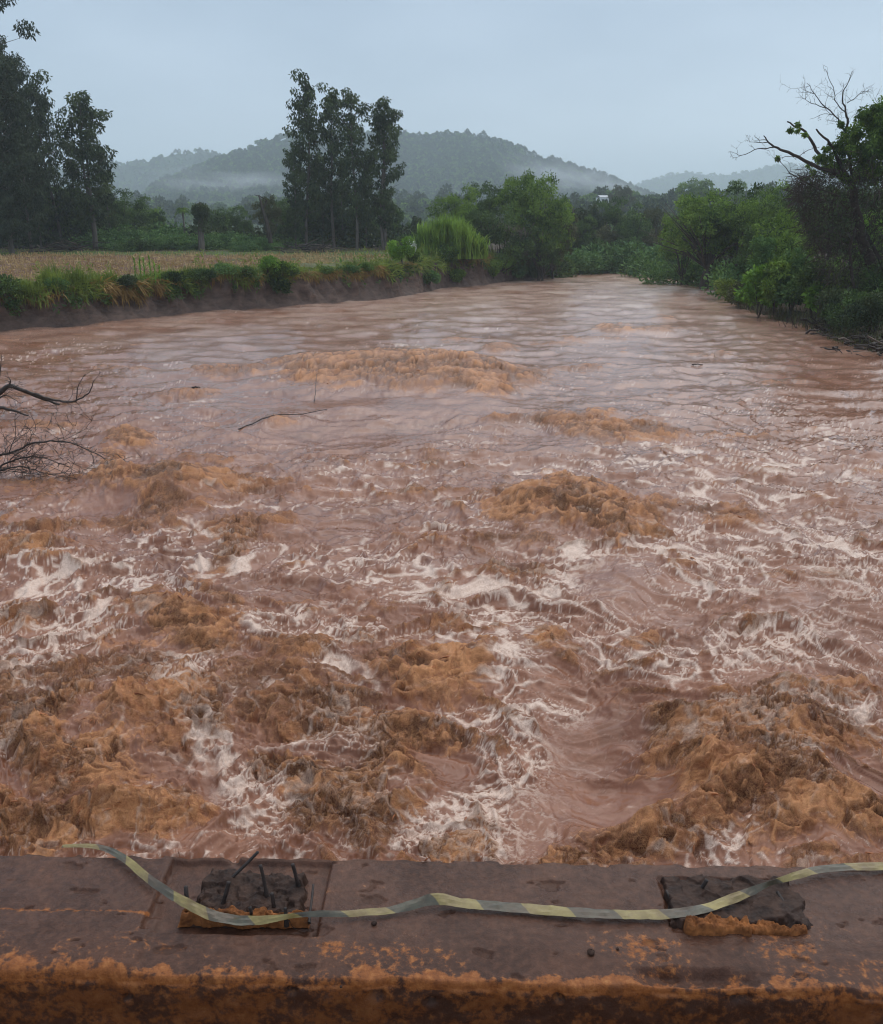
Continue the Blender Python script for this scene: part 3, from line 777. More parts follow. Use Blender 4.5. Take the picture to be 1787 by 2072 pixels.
def build_bridge():
    root = bpy.data.objects.new('bridge', None); COL.objects.link(root)
    tag(root, 'mud-covered concrete road bridge edge with a low worn kerb', 'bridge')
    m = kerb_mats()
    hw = 3.2
    us = np.concatenate([np.linspace(-hw, -1.15, 60)[:-1], np.linspace(-1.15, 1.15, 640), np.linspace(1.15, hw, 60)[1:]])
    # section: road side face up, over the lip, across the top, down the river side
    edge = 0.007
    face = [(-0.006, z) for z in np.linspace(-0.30, -0.02, 42)]
    lip = [(-0.004 + edge*(1-math.cos(a)), -0.02+0.02*math.sin(a)) for a in np.linspace(0.15, 1.5, 7)]
    top = [(v, 0.0) for v in np.linspace(0.014, KW-0.010, 150)]
    back = [(KW-0.004, -0.006), (KW, -0.018), (KW+0.002, -0.04), (KW+0.002, -0.12), (KW+0.001, -0.35), (KW, -0.75)]
    sec = np.array(face+lip+top+back)
    U, K = np.meshgrid(us, np.arange(len(sec)), indexing='ij')
    V = sec[:, 0][None] + 0*U; Z = sec[:, 1][None] + 0*U
    istop = ((K >= len(face)) & (K < len(face)+len(lip)+len(top))).astype(float)
    isface = (K < len(face)).astype(float)
    rel = kerb_relief(U, V)
    Z = Z + rel*istop*sstep(0, 0.02, V+0.006)*sstep(KW+.001, KW-.02, V)
    # ragged lips
    rag = 0.007*fbm(U/0.10, U*0+4.1, 4, 651)
    V = V + rag*sstep(.05, 0.0, np.abs(V)) + 0.008*fbm(U/0.07, U*0+1.7, 4, 661)*sstep(.04, 0, np.abs(V-KW))
    Z = Z + 0.006*fbm(U/0.13, U*0+8.2, 4, 671)*sstep(.04, 0.0, np.abs(V))*istop - 0.016*sstep(0.25, 0.5, fbm(U/0.09, U*0+5.7, 3, 676))*sstep(.02, 0, np.abs(V-KW))
    V = V + isface*(0.004*fbm(U/.05, Z/.05, 4, 681) - 0.0)
    # blow holes in the face
    for (px, py, r) in [(760, 2028, .016), (872, 2041, .011), (590, 2020, .010), (1130, 2020, .010), (1490, 2005, .022), (250, 2050, .009)]:
        u0 = kerb_uv(px, 1985)[0]
        z0 = -(py-1985)/1792*2.0*0.72
        V = V + isface*0.022*np.exp(-(((U-u0)/r)**2 + ((Z-z0)/(r*.7))**2)**1.5)
    X, Y, Zw = kerb_pt_np(U, V, Z)
    n = fbm(U/0.3, V/0.12, 3, 691)
    rust = 0.12*sstep(0.20, 0.0, V) + 0.62*np.clip(.72+.7*fbm(U/.30, V*0+2.6, 3, 695), .25, 1.1)*sstep(.030, .003, V+0.022*fbm(U/.06, V/.06, 4, 697)) + 0.30*n*sstep(.30, .05, V) + 0.10 + 0.10*sstep(.24, .02, V)
    u1, v1 = kerb_uv(325, 1846)
    rust = rust + 0.45*sstep(.016, .002, np.abs(V-v1+.004))*sstep(u1+.02, u1, U)
    rust = np.where(isface > 0, 0.52 + 0.3*sstep(-.03, -.0, Z) + 0.25*fbm(U/.12, Z/.08, 3, 699), rust)
    for (a, b, c, d, dep) in PANELS:
        mm = (U > a) & (U < b) & (V > c) & (V < d)
        rust = np.where(mm, rust*0.2, rust)
    wet = istop*sstep(.03, .16, V+.03*n)
    grime = isface*(0.52*sstep(-.012, -.05, Z+.012*fbm(U/.06, Z/.05, 3, 693)) + 0.10) + 0.5*istop*sstep(0.60, 0.72, fbm(U/0.10, V/0.05, 4, 631))
    attrs = {'wear': np.stack([np.clip(rust, 0, 1), np.clip(wet, 0, 1), np.clip(grime, 0, 1)], -1).reshape(-1, 3)}
    nr, nc = U.shape
    me = make_mesh('kerb', np.stack([X, Y, Zw], -1).reshape(-1, 3), grid_faces(nr, nc), True, attrs, [m])
    link('kerb', me, root)
    # road deck and edge beam
    s = Soup()
    def box(u0, u1, v0, v1, z0, z1):
        c = [kerb_pt(u, v, z) for z in (z0, z1) for (u, v) in ((u0, v0), (u1, v0), (u1, v1), (u0, v1))]
        s.add(c, [[0, 3, 2, 1], [4, 5, 6, 7], [0, 1, 5, 4], [1, 2, 6, 5], [2, 3, 7, 6], [3, 0, 4, 7]])
    box(-14, 14, -5.0, -0.008, -0.55, -0.25)
    deck = rough_mat('muddy_road', (0.10, 0.045, 0.022), (0.22, 0.10, 0.05), 4.0, 0.7, 0.01)
    link('deck', s.mesh('deck', deck, False), root)
    s = Soup()
    box(-14, -hw+.002, -0.006, KW, -0.75, -0.002)
    link('kerb', s.mesh('kerb_end', deck, False), root)
    s = Soup()
    box(hw-.002, 14, -0.006, KW, -0.75, -0.002)
    link('kerb', s.mesh('kerb_end', deck, False), root)
    # broken posts
    dark = rough_mat('wet_rubble', (0.018, 0.010, 0.008), (0.070, 0.037, 0.025), 34.0, 0.6, 0.006, 0.2)
    ochre = rough_mat('ochre_mortar', (0.085, 0.028, 0.010), (0.36, 0.135, 0.042), 40.0, 0.85, 0.008, 0.25)
    steel = rough_mat('rusted_bar', (0.012, 0.009, 0.008), (0.045, 0.028, 0.022), 60.0, 0.65, 0.002, 0.5)
    def stump(u0, u1, v0, v1, h, seed, tilt, rough):
        nu, nv = 150, 80
        U, V = np.meshgrid(np.linspace(u0, u1, nu), np.linspace(v0, v1, nv), indexing='ij')
        a, b = (U-u0)/(u1-u0), (V-v0)/(v1-v0)
        wob = 0.09*fbm(U/.05, V/.05, 3, seed+20)
        rim = sstep(0, .055, a+wob*.6)*sstep(1, .945, a+wob*.6)*sstep(0, .10, b+wob)*sstep(1, .92, b+wob)
        rg = np.random.RandomState(seed); best = np.full(U.shape, 9.0); fac = np.zeros(U.shape)
        for q in range(46):
            cu, cv = rg.uniform(u0, u1), rg.uniform(v0, v1)
            d = np.hypot((U-cu)*1.0, (V-cv)*1.3) + .006*fbm(U/.03, V/.03, 2, seed+3)
            pl = rg.uniform(-1, 1) + (U-cu)*rg.normal(0, 14) + (V-cv)*rg.normal(0, 16)
            fac = np.where(d < best, pl, fac); best = np.minimum(d, best)
        Z = (h*(0.6+0.5*tilt(a, b)) + rough*(.45*fac + .55*fbm(U/.07, V/.05, 3, seed)) + rough*.20*fbm(U/.014, V/.014, 3, seed+9))*rim - 0.022*(1-rim)
        X, Y, Zw = kerb_pt_np(U, V, Z)
        return make_mesh('broken_post', np.stack([X, Y, Zw], -1).reshape(-1, 3), grid_faces(nu, nv), True, mats=[dark])
    a0, b0 = kerb_uv(376, 1862); a1, b1 = kerb_uv(632, 1764)
    p1 = link('broken_post', stump(a0, a1, b0, b1, .006, 701, lambda a, b: 0.8+0.3*np.sin(a*5+1)*b, .015), root)
    tag(p1, 'jagged dark stump of a snapped post under the tape loop with several upright rebars')
    a2, b2 = kerb_uv(1356, 1878); a3, b3 = kerb_uv(1606, 1778)
    p2 = link('broken_post', stump(a2, a3, b2, b3, .010, 731, lambda a, b: 0.7+0.5*np.abs(np.cos(a*4))*(1-b), .008), root)
    tag(p2, 'flattened stump of a snapped post with an ochre lump in front')
    def strip(px0, px1, py, depth, h, seed, parent):
        ua, va = kerb_uv(px0, py); ub, _ = kerb_uv(px1, py)
        nu, nv = 110, 26
        U, V = np.meshgrid(np.linspace(ua, ub, nu), np.linspace(va, va+depth, nv), indexing='ij')
        a, b = (U-ua)/(ub-ua), (V-va)/depth
        V = V + 0.014*fbm(U/.06, U*0+2.2, 3, seed+5)*b + 0.005*fbm(U/.03, U*0+1.2, 3, seed+7)*(1-b)
        rim = sstep(0, .05, a)*sstep(1, .94, a)*sstep(0, .12, b)*sstep(1.0, .7, b)
        Z = rim*(h*(0.6+0.55*fbm(U/.06, V/.05, 3, seed)+.3*b) + .010*(1-np.abs(fbm(U/.02, V/.016, 3, seed+3)))) - .016*(1-rim)
        X, Y, Zw = kerb_pt_np(U, V, Z)
        link('mortar', make_mesh('mortar', np.stack([X, Y, Zw], -1).reshape(-1, 3), grid_faces(nu, nv), True, mats=[ochre]), parent)
    strip(358, 545, 1863, .024, .014, 761, p1)
    strip(535, 625, 1866, .022, .014, 764, p1)
    strip(1385, 1525, 1893, .042, .022, 771, p2)
    strip(1500, 1640, 1889, .026, .006, 774, p2)
    def rebar(px0, py0, px1, py1, r, z0, parent, bend=0.0):
        """a ribbed bar: foot on the kerb at (px0,py0), head seen at (px1,py1)"""
        f = onz(px0, py0, ZK+z0)
        D = f.y + bend
        h = ond(px1, py1, D)
        s = Soup(); n = 14
        pts, rad = [], []
        for k in range(n):
            t = k/(n-1)
            p = f.lerp(h, t) + Vector((0.0006*math.sin(t*3.1), 0, 0))
            pts.append(p); rad.append(0.56*r*(1.0+0.16*(k % 2)))
        pts.insert(0, f + (f-h).normalized()*0.03); rad.insert(0, r)
        s.tube(pts, rad, 10)
        link('rebar', s.mesh('rebar', steel), parent)
    for q in [(455, 1816, 463, 1785, .0075, .02, .005), (476, 1770, 522, 1724, .0058, .02, .02), (536, 1792, 527, 1751, .0062, .03, .005),
              (600, 1778, 592, 1749, .0068, .02, .0), (553, 1826, 550, 1808, .0070, .02, 0), (378, 1838, 376, 1794, .0078, .0, .02), (508, 1846, 506, 1836, .006, .02, 0), (578, 1850, 577, 1838, .006, .02, 0)]:
        rebar(*q[:6], p1, q[6])
    for q in [(1416, 1803, 1430, 1781, .0072, .004, .0), (1367, 1840, 1348, 1802, .0045, .004, .045), (1602, 1853, 1573, 1805, .0060, .003, .06), (628, 1842, 634, 1790, .0045, .004, .06)]:
        rebar(*q[:6], p2 if q[0] > 900 else p1, q[6])
    # small stones and chips on the kerb
    rng = np.random.RandomState(3)
    for (px, py, r) in [(757, 1871, .006), (1196, 1930, .008), (1250, 1921, .003), (690, 1998, .003)]:
        s = Soup()
        u, v = kerb_uv(px, py)
        th, ph = np.meshgrid(np.linspace(0.15, np.pi-.15, 7), np.linspace(0, 2*np.pi, 10), indexing='ij')
        rr = r*(1+.25*perlin(th*2+px, ph, 3))
        P = np.stack([u+rr*np.sin(th)*np.cos(ph), v+rr*np.sin(th)*np.sin(ph), r*.5+rr*.8*np.cos(th)], -1).reshape(-1, 3)
        X, Y, Zw = kerb_pt_np(P[:, 0], P[:, 1], P[:, 2])
        s.add(np.stack([X, Y, Zw], -1), grid_faces(7, 10))
        o = link('pebble', s.mesh('pebble', dark))
        tag(o, {757: 'tiny black pebble just below the tape beside the jagged stump', 1196: 'small black pebble alone on the bare kerb right of centre', 1250: 'speck of grit right of the small black pebble',
                690: 'speck of grit near the ochre kerb lip'}[px], 'pebble', 'pebbles on the kerb')
    # grey patch where the mud peeled off
    return root

def kerb_pt_np(U, V, Z):
    return OK_.x+EXK.x*U+EYK.x*V, OK_.y+EXK.y*U+EYK.y*V, ZK+Z

build_bridge()

def build_tape():
    pts = [(120, 1716, .0), (165, 1717, .004), (215, 1724, .006), (258, 1751, .008), (298, 1789, .010), (340, 1822, .012), (378, 1850, .020), (425, 1868, .012), (480, 1875, .008), (535, 1876, .006),
           (590, 1868, .010), (640, 1862, .008), (700, 1860, .006), (790, 1852, .006), (848, 1842, .008), (885, 1834, .012), (930, 1838, .008), (1000, 1843, .006), (1100, 1850, .005), (1200, 1857, .005), (1300, 1861, .006),
           (1385, 1860, .010), (1432, 1852, .014), (1478, 1838, .016), (1520, 1822, .014), (1558, 1806, .016), (1600, 1791, .012), (1650, 1772, .010), (1720, 1763, .006), (1787, 1761, .005), (1960, 1766, .004)]
    P = []
    for (px, py, z) in pts:
        u, v = kerb_uv(px, py); P.append((u, v, z+.004))
    P = np.array(P)
    s = np.concatenate([[0], np.cumsum(np.linalg.norm(np.diff(P[:, :2], axis=0), axis=1))])
    q = np.arange(0, s[-1], .004)
    C = np.stack([np.interp(q, s, P[:, k]) for k in range(3)], 1)
    for k in range(3):
        C[:, k] = np.convolve(np.pad(C[:, k], 7, 'edge'), np.ones(15)/15, 'valid')
    tan = np.gradient(C, axis=0); tan /= np.linalg.norm(tan, axis=1)[:, None]
    side = np.stack([-tan[:, 1], tan[:, 0], 0*q], 1); side /= np.linalg.norm(side, axis=1)[:, None]
    # half-width, and a roll that turns the tape on edge at its twists
    roll = np.interp(q, s, np.interp(np.arange(len(pts)), [0, 3, 5, 8, 10, 13, 14.5, 16, 22, 24, 25, 27, 30], [.15, .35, .8, .2, 1.35, .15, 1.0, .12, .12, .8, 1.5, .25, .1]))
    hw = np.interp(q, s, np.interp(np.arange(len(pts)), [0, 2, 6, 8, 10, 12, 15, 18, 22, 25, 28, 30], [.0045, .0075, .0105, .0115, .006, .007, .0128, .0130, .0118, .007, .0105, .012]))
    upv = np.array([0, 0, 1.0])
    ac = np.array([-1, -.55, -.5, 0, .05, .6, 1.0])
    rows = []
    for a in ac:
        cup = (1-abs(a))*0.10
        wob = 0.16*(1-2*np.abs(perlin(q/.06, q*0+a*0.9, 801)))+0.05*perlin(q/.013, q*0+a*2, 803)
        rows.append(C + side*(a*hw*np.cos(roll))[:, None] + upv*(a*hw*np.sin(roll)*0.9 + hw*(cup+wob) + hw*np.sin(roll)*0.9)[:, None])
    V = np.stack(rows, 1)
    X, Y, Z = kerb_pt_np(V[..., 0], V[..., 1], V[..., 2])
    Uv = np.stack([np.broadcast_to(q[:, None], V.shape[:2]), np.broadcast_to(ac[None], V.shape[:2]), 0*V[..., 0]], -1)
    t = NT('striped_tape')
    at = t.n('ShaderNodeAttribute'); at.attribute_name = 'along'
    sep = t.n('ShaderNodeSeparateXYZ'); t.l(at.outputs['Vector'], sep.inputs[0])
    n = t.noise(26.0, 4, 0.6); n2 = t.noise(120.0, 3, 0.6)
    ph = t.math('ADD', t.math('MULTIPLY', sep.outputs[0], 5.1), t.math('MULTIPLY', sep.outputs[1], 0.05))
    fr = t.math('FRACT', ph)
    f = t.ramp(fr, [(0.0, (0, 0, 0)), (0.015, (1, 1, 1)), (0.50, (1, 1, 1)), (0.515, (0, 0, 0))])
    yel = t.ramp(n, [(0.3, (0.165, 0.128, 0.036)), (0.7, (0.340, 0.275, 0.092))])
    grn = t.ramp(n, [(0.3, (0.018, 0.022, 0.017)), (0.7, (0.080, 0.088, 0.060))])
    c = t.mix(f, grn, yel)
    c = t.mix(t.math('MULTIPLY', n2, 0.35), c, (0.20, 0.11, 0.06))
    c = t.mix(t.ramp(t.noise(9.0, 5, 0.7), [(0.45, (0, 0, 0)), (0.7, (0.75,)*3)]), c, (0.13, 0.075, 0.045))
    b = t.bsdf(c, 0.30, 0.5, t.bump(n, 0.002))
    m = t.done(b)
    me = make_mesh('barrier_tape', np.stack([X, Y, Z], -1).reshape(-1, 3), grid_faces(len(q), len(ac)), False, {'along': Uv.reshape(-1, 3)}, [m])
    o = link('barrier_tape', me)
    so = o.modifiers.new('thick', 'SOLIDIFY'); so.thickness = 0.0004; so.offset = 0
    tag(o, 'twisted muddy yellow and dark green striped tape lying along the kerb', 'tape')

build_tape()
# ------------------------------------------------------------------ far hills
def build_hill(name, ridge_px, D, reach_front, reach_back, seed, cols=220, rows=70, mat=None, rough=6.0, foot=3.0):
    xs, zs = [], []
    for (px, py) in ridge_px:
        p = ond(px, py, D); xs.append(p.x); zs.append(p.z)
    X0 = np.linspace(xs[0], xs[-1], cols); RZ = np.interp(X0, xs, zs)
    t = np.concatenate([np.linspace(-1, 0, rows*2//3), np.linspace(0, 1, rows//3+1)[1:]])
    T, Xg = np.meshgrid(t, X0, indexing='ij')
    Yg = D + np.where(T < 0, T*reach_front, T*reach_back)
    prof = np.where(T < 0, (1+T)**1.25*(1-0.12*np.sin(np.pi*(1+T))), (1-T)**1.2)
    spur = 1 + 0.22*fbm(Xg/(reach_front*0.30), Yg/(reach_front*0.5), 3, seed)*np.sin(np.pi*np.clip(1+T, 0, 1))
    Zg = foot + (np.interp(Xg, X0, RZ)-foot)*prof*spur + rough*0.5*fbm(Xg/60, Yg/60, 4, seed+5)*prof
    Zg = np.where((T <= -1) | (T >= 1), -2.0, Zg)
    me = make_mesh(name, np.stack([Xg, Yg, Zg], -1).reshape(-1, 3), grid_faces(len(t), cols), True, mats=[mat])
    link(name, me, kind='structure')
    return Xg, Yg, Zg, T

def hill_mat(name, fields):
    t = NT(name)
    pos = t.coord('Object')
    n = t.noise(0.06, 6, 0.65, vec=pos); n2 = t.noise(0.006, 3, 0.5, vec=pos)
    c = t.ramp(n, [(0.3, (0.022, 0.040, 0.018)), (0.7, (0.060, 0.090, 0.036))])
    if fields:
        f = t.ramp(n2, [(0.60, (0, 0, 0)), (0.63, (1, 1, 1))])
        c = t.mix(f, c, t.ramp(n, [(0.3, (0.10, 0.13, 0.05)), (0.7, (0.30, 0.24, 0.14))]))
    return t.done(t.bsdf(c, 0.95, 0.1, t.bump(n, 3.0)))

HM, HF = hill_mat('forest_floor', False), hill_mat('hill_farmland', True)
H_MAIN = build_hill('hill', [(330, 372), (420, 340), (480, 305), (530, 290), (575, 281), (640, 274), (720, 268), (800, 277), (850, 284), (915, 277), (975, 280), (1020, 292), (1060, 308), (1095, 326), (1150, 344), (1200, 358), (1250, 374), (1310, 400)],
                    1400, 520, 500, 21, mat=HM, rough=14)
H_LEFT = build_hill('hill', [(-200, 372), (60, 352), (200, 335), (280, 332), (340, 316), (400, 310), (450, 314), (520, 318), (620, 340), (760, 380)], 2000, 600, 500, 33, mat=HM, rough=14)
H_FAR = build_hill('hill', [(1130, 395), (1240, 380), (1300, 372), (1340, 358), (1385, 349), (1440, 354), (1500, 353), (1560, 336), (1605, 334), (1680, 345), (1900, 352), (2100, 380)], 3300, 900, 700, 45, mat=HM, rough=16)
H_MID = build_hill('hill', [(1040, 455), (1120, 438), (1180, 430), (1250, 424), (1310, 428), (1380, 416), (1450, 424), (1530, 416), (1620, 410), (1787, 406), (2000, 404), (2200, 420)], 480, 190, 240, 57, mat=HM, rough=6)
H_LOW = build_hill('hill', [(-300, 440), (0, 432), (240, 424), (400, 432), (560, 426), (700, 424), (860, 418), (960, 422), (1060, 440)], 620, 240, 420, 63, mat=HF, rough=4)

# ------------------------------------------------------------------ woods on the hills (one mass each)
def blob_crown(seed, tall, mat, n=260, cone=False):
    rng = np.random.RandomState(seed)
    s = Soup()
    d = rng.normal(size=(n, 3)); d /= np.linalg.norm(d, axis=1)[:, None]
    d[:, 2] = np.abs(d[:, 2])*1.2-0.35
    lob = 1 + 0.35*np.sin(d[:, 0]*5+seed) * np.cos(d[:, 1]*4+seed*2)
    P = d*lob[:, None]*rng.uniform(.75, 1.0, (n, 1))*np.array([.5, .5, .45*tall]) + np.array([0, 0, .55*tall])
    if cone:
        P[:, :2] *= (1.15-0.75*P[:, 2:3]/tall)
    s.leaves(P, rng.uniform(.16, .30, n), d+rng.normal(0, .5, (n, 3)), 0.8, rng)
    s.tube([(0, 0, -.15), (0, 0, .4*tall)], [.05, .03], 4, False)
    return s.mesh('wood_tree', mat)

def instancer(name, P, S, protos, label):
    """one wooded mass: small crowns set on points by geometry nodes"""
    me = bpy.data.meshes.new(name)
    P = np.asarray(P, np.float32)
    me.vertices.add(len(P)); me.vertices.foreach_set('co', P.ravel())
    a = me.attributes.new('size', 'FLOAT', 'POINT'); a.data.foreach_set('value', np.asarray(S, np.float32))
    rng = np.random.RandomState(len(P))
    a = me.attributes.new('turn', 'FLOAT', 'POINT'); a.data.foreach_set('value', rng.uniform(0, 6.28, len(P)).astype(np.float32))
    a = me.attributes.new('pick', 'INT', 'POINT'); a.data.foreach_set('value', rng.randint(0, len(protos), len(P)).astype(np.int32))
    o = link(name, me, kind='stuff', label=label, cat='woodland')
    ng = bpy.data.node_groups.new(name, 'GeometryNodeTree')
    ng.interface.new_socket('Geometry', in_out='INPUT', socket_type='NodeSocketGeometry')
    ng.interface.new_socket('Geometry', in_out='OUTPUT', socket_type='NodeSocketGeometry')
    gi, go = ng.nodes.new('NodeGroupInput'), ng.nodes.new('NodeGroupOutput')
    iop = ng.nodes.new('GeometryNodeInstanceOnPoints')
    g2i = ng.nodes.new('GeometryNodeGeometryToInstance')
    for pm in protos:
        src = bpy.data.objects.get('proto_'+pm.name)
        if src is None:
            src = bpy.data.objects.new('proto_'+pm.name, pm)      # never linked to the scene
        oi = ng.nodes.new('GeometryNodeObjectInfo'); oi.inputs['Object'].default_value = src
        ng.links.new(oi.outputs['Geometry'], g2i.inputs[0])
    def nattr(nm, typ):
        n = ng.nodes.new('GeometryNodeInputNamedAttribute'); n.data_type = typ; n.inputs['Name'].default_value = nm
        return n.outputs['Attribute']
    comb = ng.nodes.new('ShaderNodeCombineXYZ'); ng.links.new(nattr('turn', 'FLOAT'), comb.inputs['Z'])
    iop.inputs['Pick Instance'].default_value = True
    ng.links.new(nattr('pick', 'INT'), iop.inputs['Instance Index'])
    ng.links.new(comb.outputs[0], iop.inputs['Rotation'])
    ng.links.new(nattr('size', 'FLOAT'), iop.inputs['Scale'])
    ng.links.new(gi.outputs[0], iop.inputs['Points'])
    ng.links.new(g2i.outputs[0], iop.inputs['Instance'])
    ng.links.new(iop.outputs[0], go.inputs[0])
    md = o.modifiers.new('woods', 'NODES'); md.node_group = ng
    return o

FAR_PROTOS = [blob_crown(1, 1.0, M['leaf_dark']), blob_crown(2, 1.25, M['leaf_mid']), blob_crown(3, 1.1, M['leaf_dark']), blob_crown(4, 1.7, M['leaf_euc']), blob_crown(5, 1.9, M['leaf_euc'], cone=True)]

def sample_hill(Hh, n, seed, tmin=-1, tmax=0.25, keep=None):
    Xg, Yg, Zg, T = Hh
    rng = np.random.RandomState(seed)
    r, c = T.shape
    i = rng.uniform(0, r-1.001, n*3); j = rng.uniform(0, c-1.001, n*3)
    i0, j0 = i.astype(int), j.astype(int); fi, fj = i-i0, j-j0
    def bil(A):
        return (A[i0, j0]*(1-fi)*(1-fj) + A[i0+1, j0]*fi*(1-fj) + A[i0, j0+1]*(1-fi)*fj + A[i0+1, j0+1]*fi*fj)
    P = np.stack([bil(Xg), bil(Yg), bil(Zg)], 1); t = bil(T)
    ok = (t > tmin) & (t < tmax)
    if keep is not None: ok &= keep(P)
    return P[ok][:n], rng

P, rng = sample_hill(H_MAIN, 15000, 1, -0.98, .2); instancer('hillside_wood', P, rng.uniform(3.6, 6.8, len(P)), FAR_PROTOS[:4], 'dense misty wood covering the big central hill')
P, rng = sample_hill(H_LEFT, 6000, 2, -0.9, .2); instancer('hillside_wood', P, rng.uniform(4, 7.5, len(P)), FAR_PROTOS[:4], 'pale blue wood on the low distant ridge left of the eucalyptus clump')
P, rng = sample_hill(H_FAR, 6000, 3, -0.7, .2); instancer('hillside_wood', P, rng.uniform(6, 9, len(P)), FAR_PROTOS[:3], 'faint wood on the farthest ridge at the right')
P, rng = sample_hill(H_MID, 2600, 4, -0.95, .3); instancer('hillside_wood', P, rng.uniform(3.5, 7, len(P)), FAR_PROTOS[:4], 'wooded rise behind the river bend around the white house')
P, rng = sample_hill(H_LOW, 1100, 5, -0.9, .7, lambda P: fbm(P[:, 0]/70, P[:, 1]/50, 3, 77) > 0.05); instancer('valley_wood', P, rng.uniform(4, 8, len(P)), FAR_PROTOS[:4], 'hazy groves on the valley floor behind the stubble field')
# the row of tall trees that stands up along the right shoulder of the big hill
pts = []
rr = np.random.RandomState(9)
for px in np.arange(1112, 1262, 5.5):
    py = np.interp(px, [1095, 1150, 1200, 1250, 1310], [326, 344, 358, 374, 400])
    p = ond(px + rr.uniform(-2, 2), py+3, 1385); pts.append(p[:])
for px, py in [(1080, 322), (1088, 324), (1094, 326), (560, 286), (350, 318), (376, 314), (405, 310), (912, 280), (978, 283)]:
    p = ond(px, py+3, 1385 if px > 500 else 1990); pts.append(p[:])
instancer('ridge_trees', pts, rr.uniform(5, 9, len(pts)), FAR_PROTOS[3:4], 'tall thin trees standing along the ridge line of the big hill')

# ------------------------------------------------------------------ white house on the rise
def build_house():
    c = ond(1221, 412, 360); gx, gy = c.x, c.y
    root = link('house', None, loc=(gx, gy, 0))
    root.location = (gx, gy, ond(1221, 417, 360).z)
    root.rotation_euler = (0, 0, 0.25)
    tag(root, 'small white two-storey house among trees on the wooded rise', 'house')
    wall = rough_mat('white_plaster', (0.70, 0.72, 0.72), (0.82, 0.82, 0.80), 1.0, 0.85, 0.005)
    roof = rough_mat('grey_sheet_roof', (0.45, 0.47, 0.48), (0.60, 0.60, 0.60), 2.0, 0.7, 0.01)
    glass = rough_mat('dark_glass', (0.03, 0.04, 0.05), (0.06, 0.07, 0.08), 1.0, 0.15, 0.0)
    def part(name, boxes, mat, parent):
        s = Soup()
        for (x0, x1, y0, y1, z0, z1) in boxes:
            q = [(x, y, z) for z in (z0, z1) for (x, y) in ((x0, y0), (x1, y0), (x1, y1), (x0, y1))]
            s.add(q, [[0, 3, 2, 1], [4, 5, 6, 7], [0, 1, 5, 4], [1, 2, 6, 5], [2, 3, 7, 6], [3, 0, 4, 7]])
        return link(name, s.mesh(name, mat, False), parent)
    part('wall', [(-1.3, 2.2, 0, 4, -4.0, 3.2)], wall, root)
    part('annex', [(-3.6, -1.31, .4, 3.6, -4.0, .8)], wall, root)
    for (a, b, z) in ((-1.5, 2.4, 3.2), (-3.8, -1.32, .8)):
        s = Soup()
        y0, y1 = -.3, 4.3
        q = [(a, y0, z), (b, y0, z), (b, y1, z), (a, y1, z), (a, 2, z+.8), (b, 2, z+.8)]
        s.add(q, [[0, 1, 5, 4], [3, 4, 5, 2], [0, 4, 3, 3], [1, 2, 5, 5], [0, 3, 2, 1]][:2] + [[0, 3, 2, 1]])
        link('roof', s.mesh('roof', roof, False), root)
    for (x, z, w, h) in ((-.6, 1.6, .7, .9), (.9, 1.6, .7, .9), (.2, -.6, .7, 1.0), (-2.6, -.8, .6, .8)):
        part('window', [(x, x+w, -.05 if x > -2 else .35, .02 if x > -2 else .42, z, z+h)], glass, root)

build_house()
# ------------------------------------------------------------------ trees: meshes of each kind
def unit(v):
    return v/(np.linalg.norm(v, axis=-1, keepdims=True)+1e-9)

def euc_mesh(seed, H=20.0, spread=3.0, low=0.22, dens=1.0, mat='leaf_euc', forks=1, leaf=.46):
    """tall gum tree: straight stems, rising limbs, leaf tufts with sky between them"""
    rng = np.random.RandomState(seed)
    w, c = Soup(), Soup()
    for f in range(forks):
        ox = rng.uniform(-.35, .35, 2)*(forks > 1)
        hh = H*(1-0.09*f)
        zz = np.linspace(0, hh, 12)
        lean = rng.normal(0, .035, 2)
        T = np.stack([ox[0]+lean[0]*zz+.18*np.sin(zz/3.1+seed+f), ox[1]+lean[1]*zz+.18*np.cos(zz/2.7+seed), zz], 1)
        T[0, 2] = -.4
        w.tube(T, np.linspace(.24, .03, 12)*(H/20), 7)
        nb = int(34*dens/forks**.5)
        for b in range(nb):
            t = low + (0.97-low)*((b+rng.rand())/nb)
            base = np.array([np.interp(t*hh, zz, T[:, k]) for k in range(3)])
            az = b*2.4 + rng.uniform(-.5, .5)
            tt = (t-low)/(1-low)
            ln = spread*(0.45+0.75*np.sin(np.pi*min(1, tt*.85+.12)))*rng.uniform(.5, 1.15)*(1 if rng.rand() > .12 else 1.35)
            el = rng.uniform(.35, .95) + .25*tt
            d = np.array([np.cos(az)*np.cos(el), np.sin(az)*np.cos(el), np.sin(el)])
            pts = [base + d*ln*q + np.array([0, 0, -.10*ln*q*q]) for q in (0, .35, .7, 1)]
            w.tube(pts, [.055, .04, .025, .012], 4)
            for q in (.5, .78, 1.0):
                if rng.rand() < .18: continue
                ct = base + d*ln*q + rng.normal(0, .22, 3)
                r = rng.uniform(.48, .95)*(0.9 if q < 1 else 1.05)
                n = int(52*r*r/.5*dens)
                u = unit(rng.normal(size=(n, 3)))*rng.uniform(.3, 1, (n, 1))**.6
                P = ct + u*np.array([r, r, r*.9])
                D = unit(u*.5 + np.array([0, 0, -1.0]) + rng.normal(0, .45, (n, 3)))
                c.leaves(P, rng.uniform(.7, 1.2, n)*leaf, D, .42, rng)
    return w.mesh('trunk', M['bark_pale']), c.mesh('crown', M[mat])

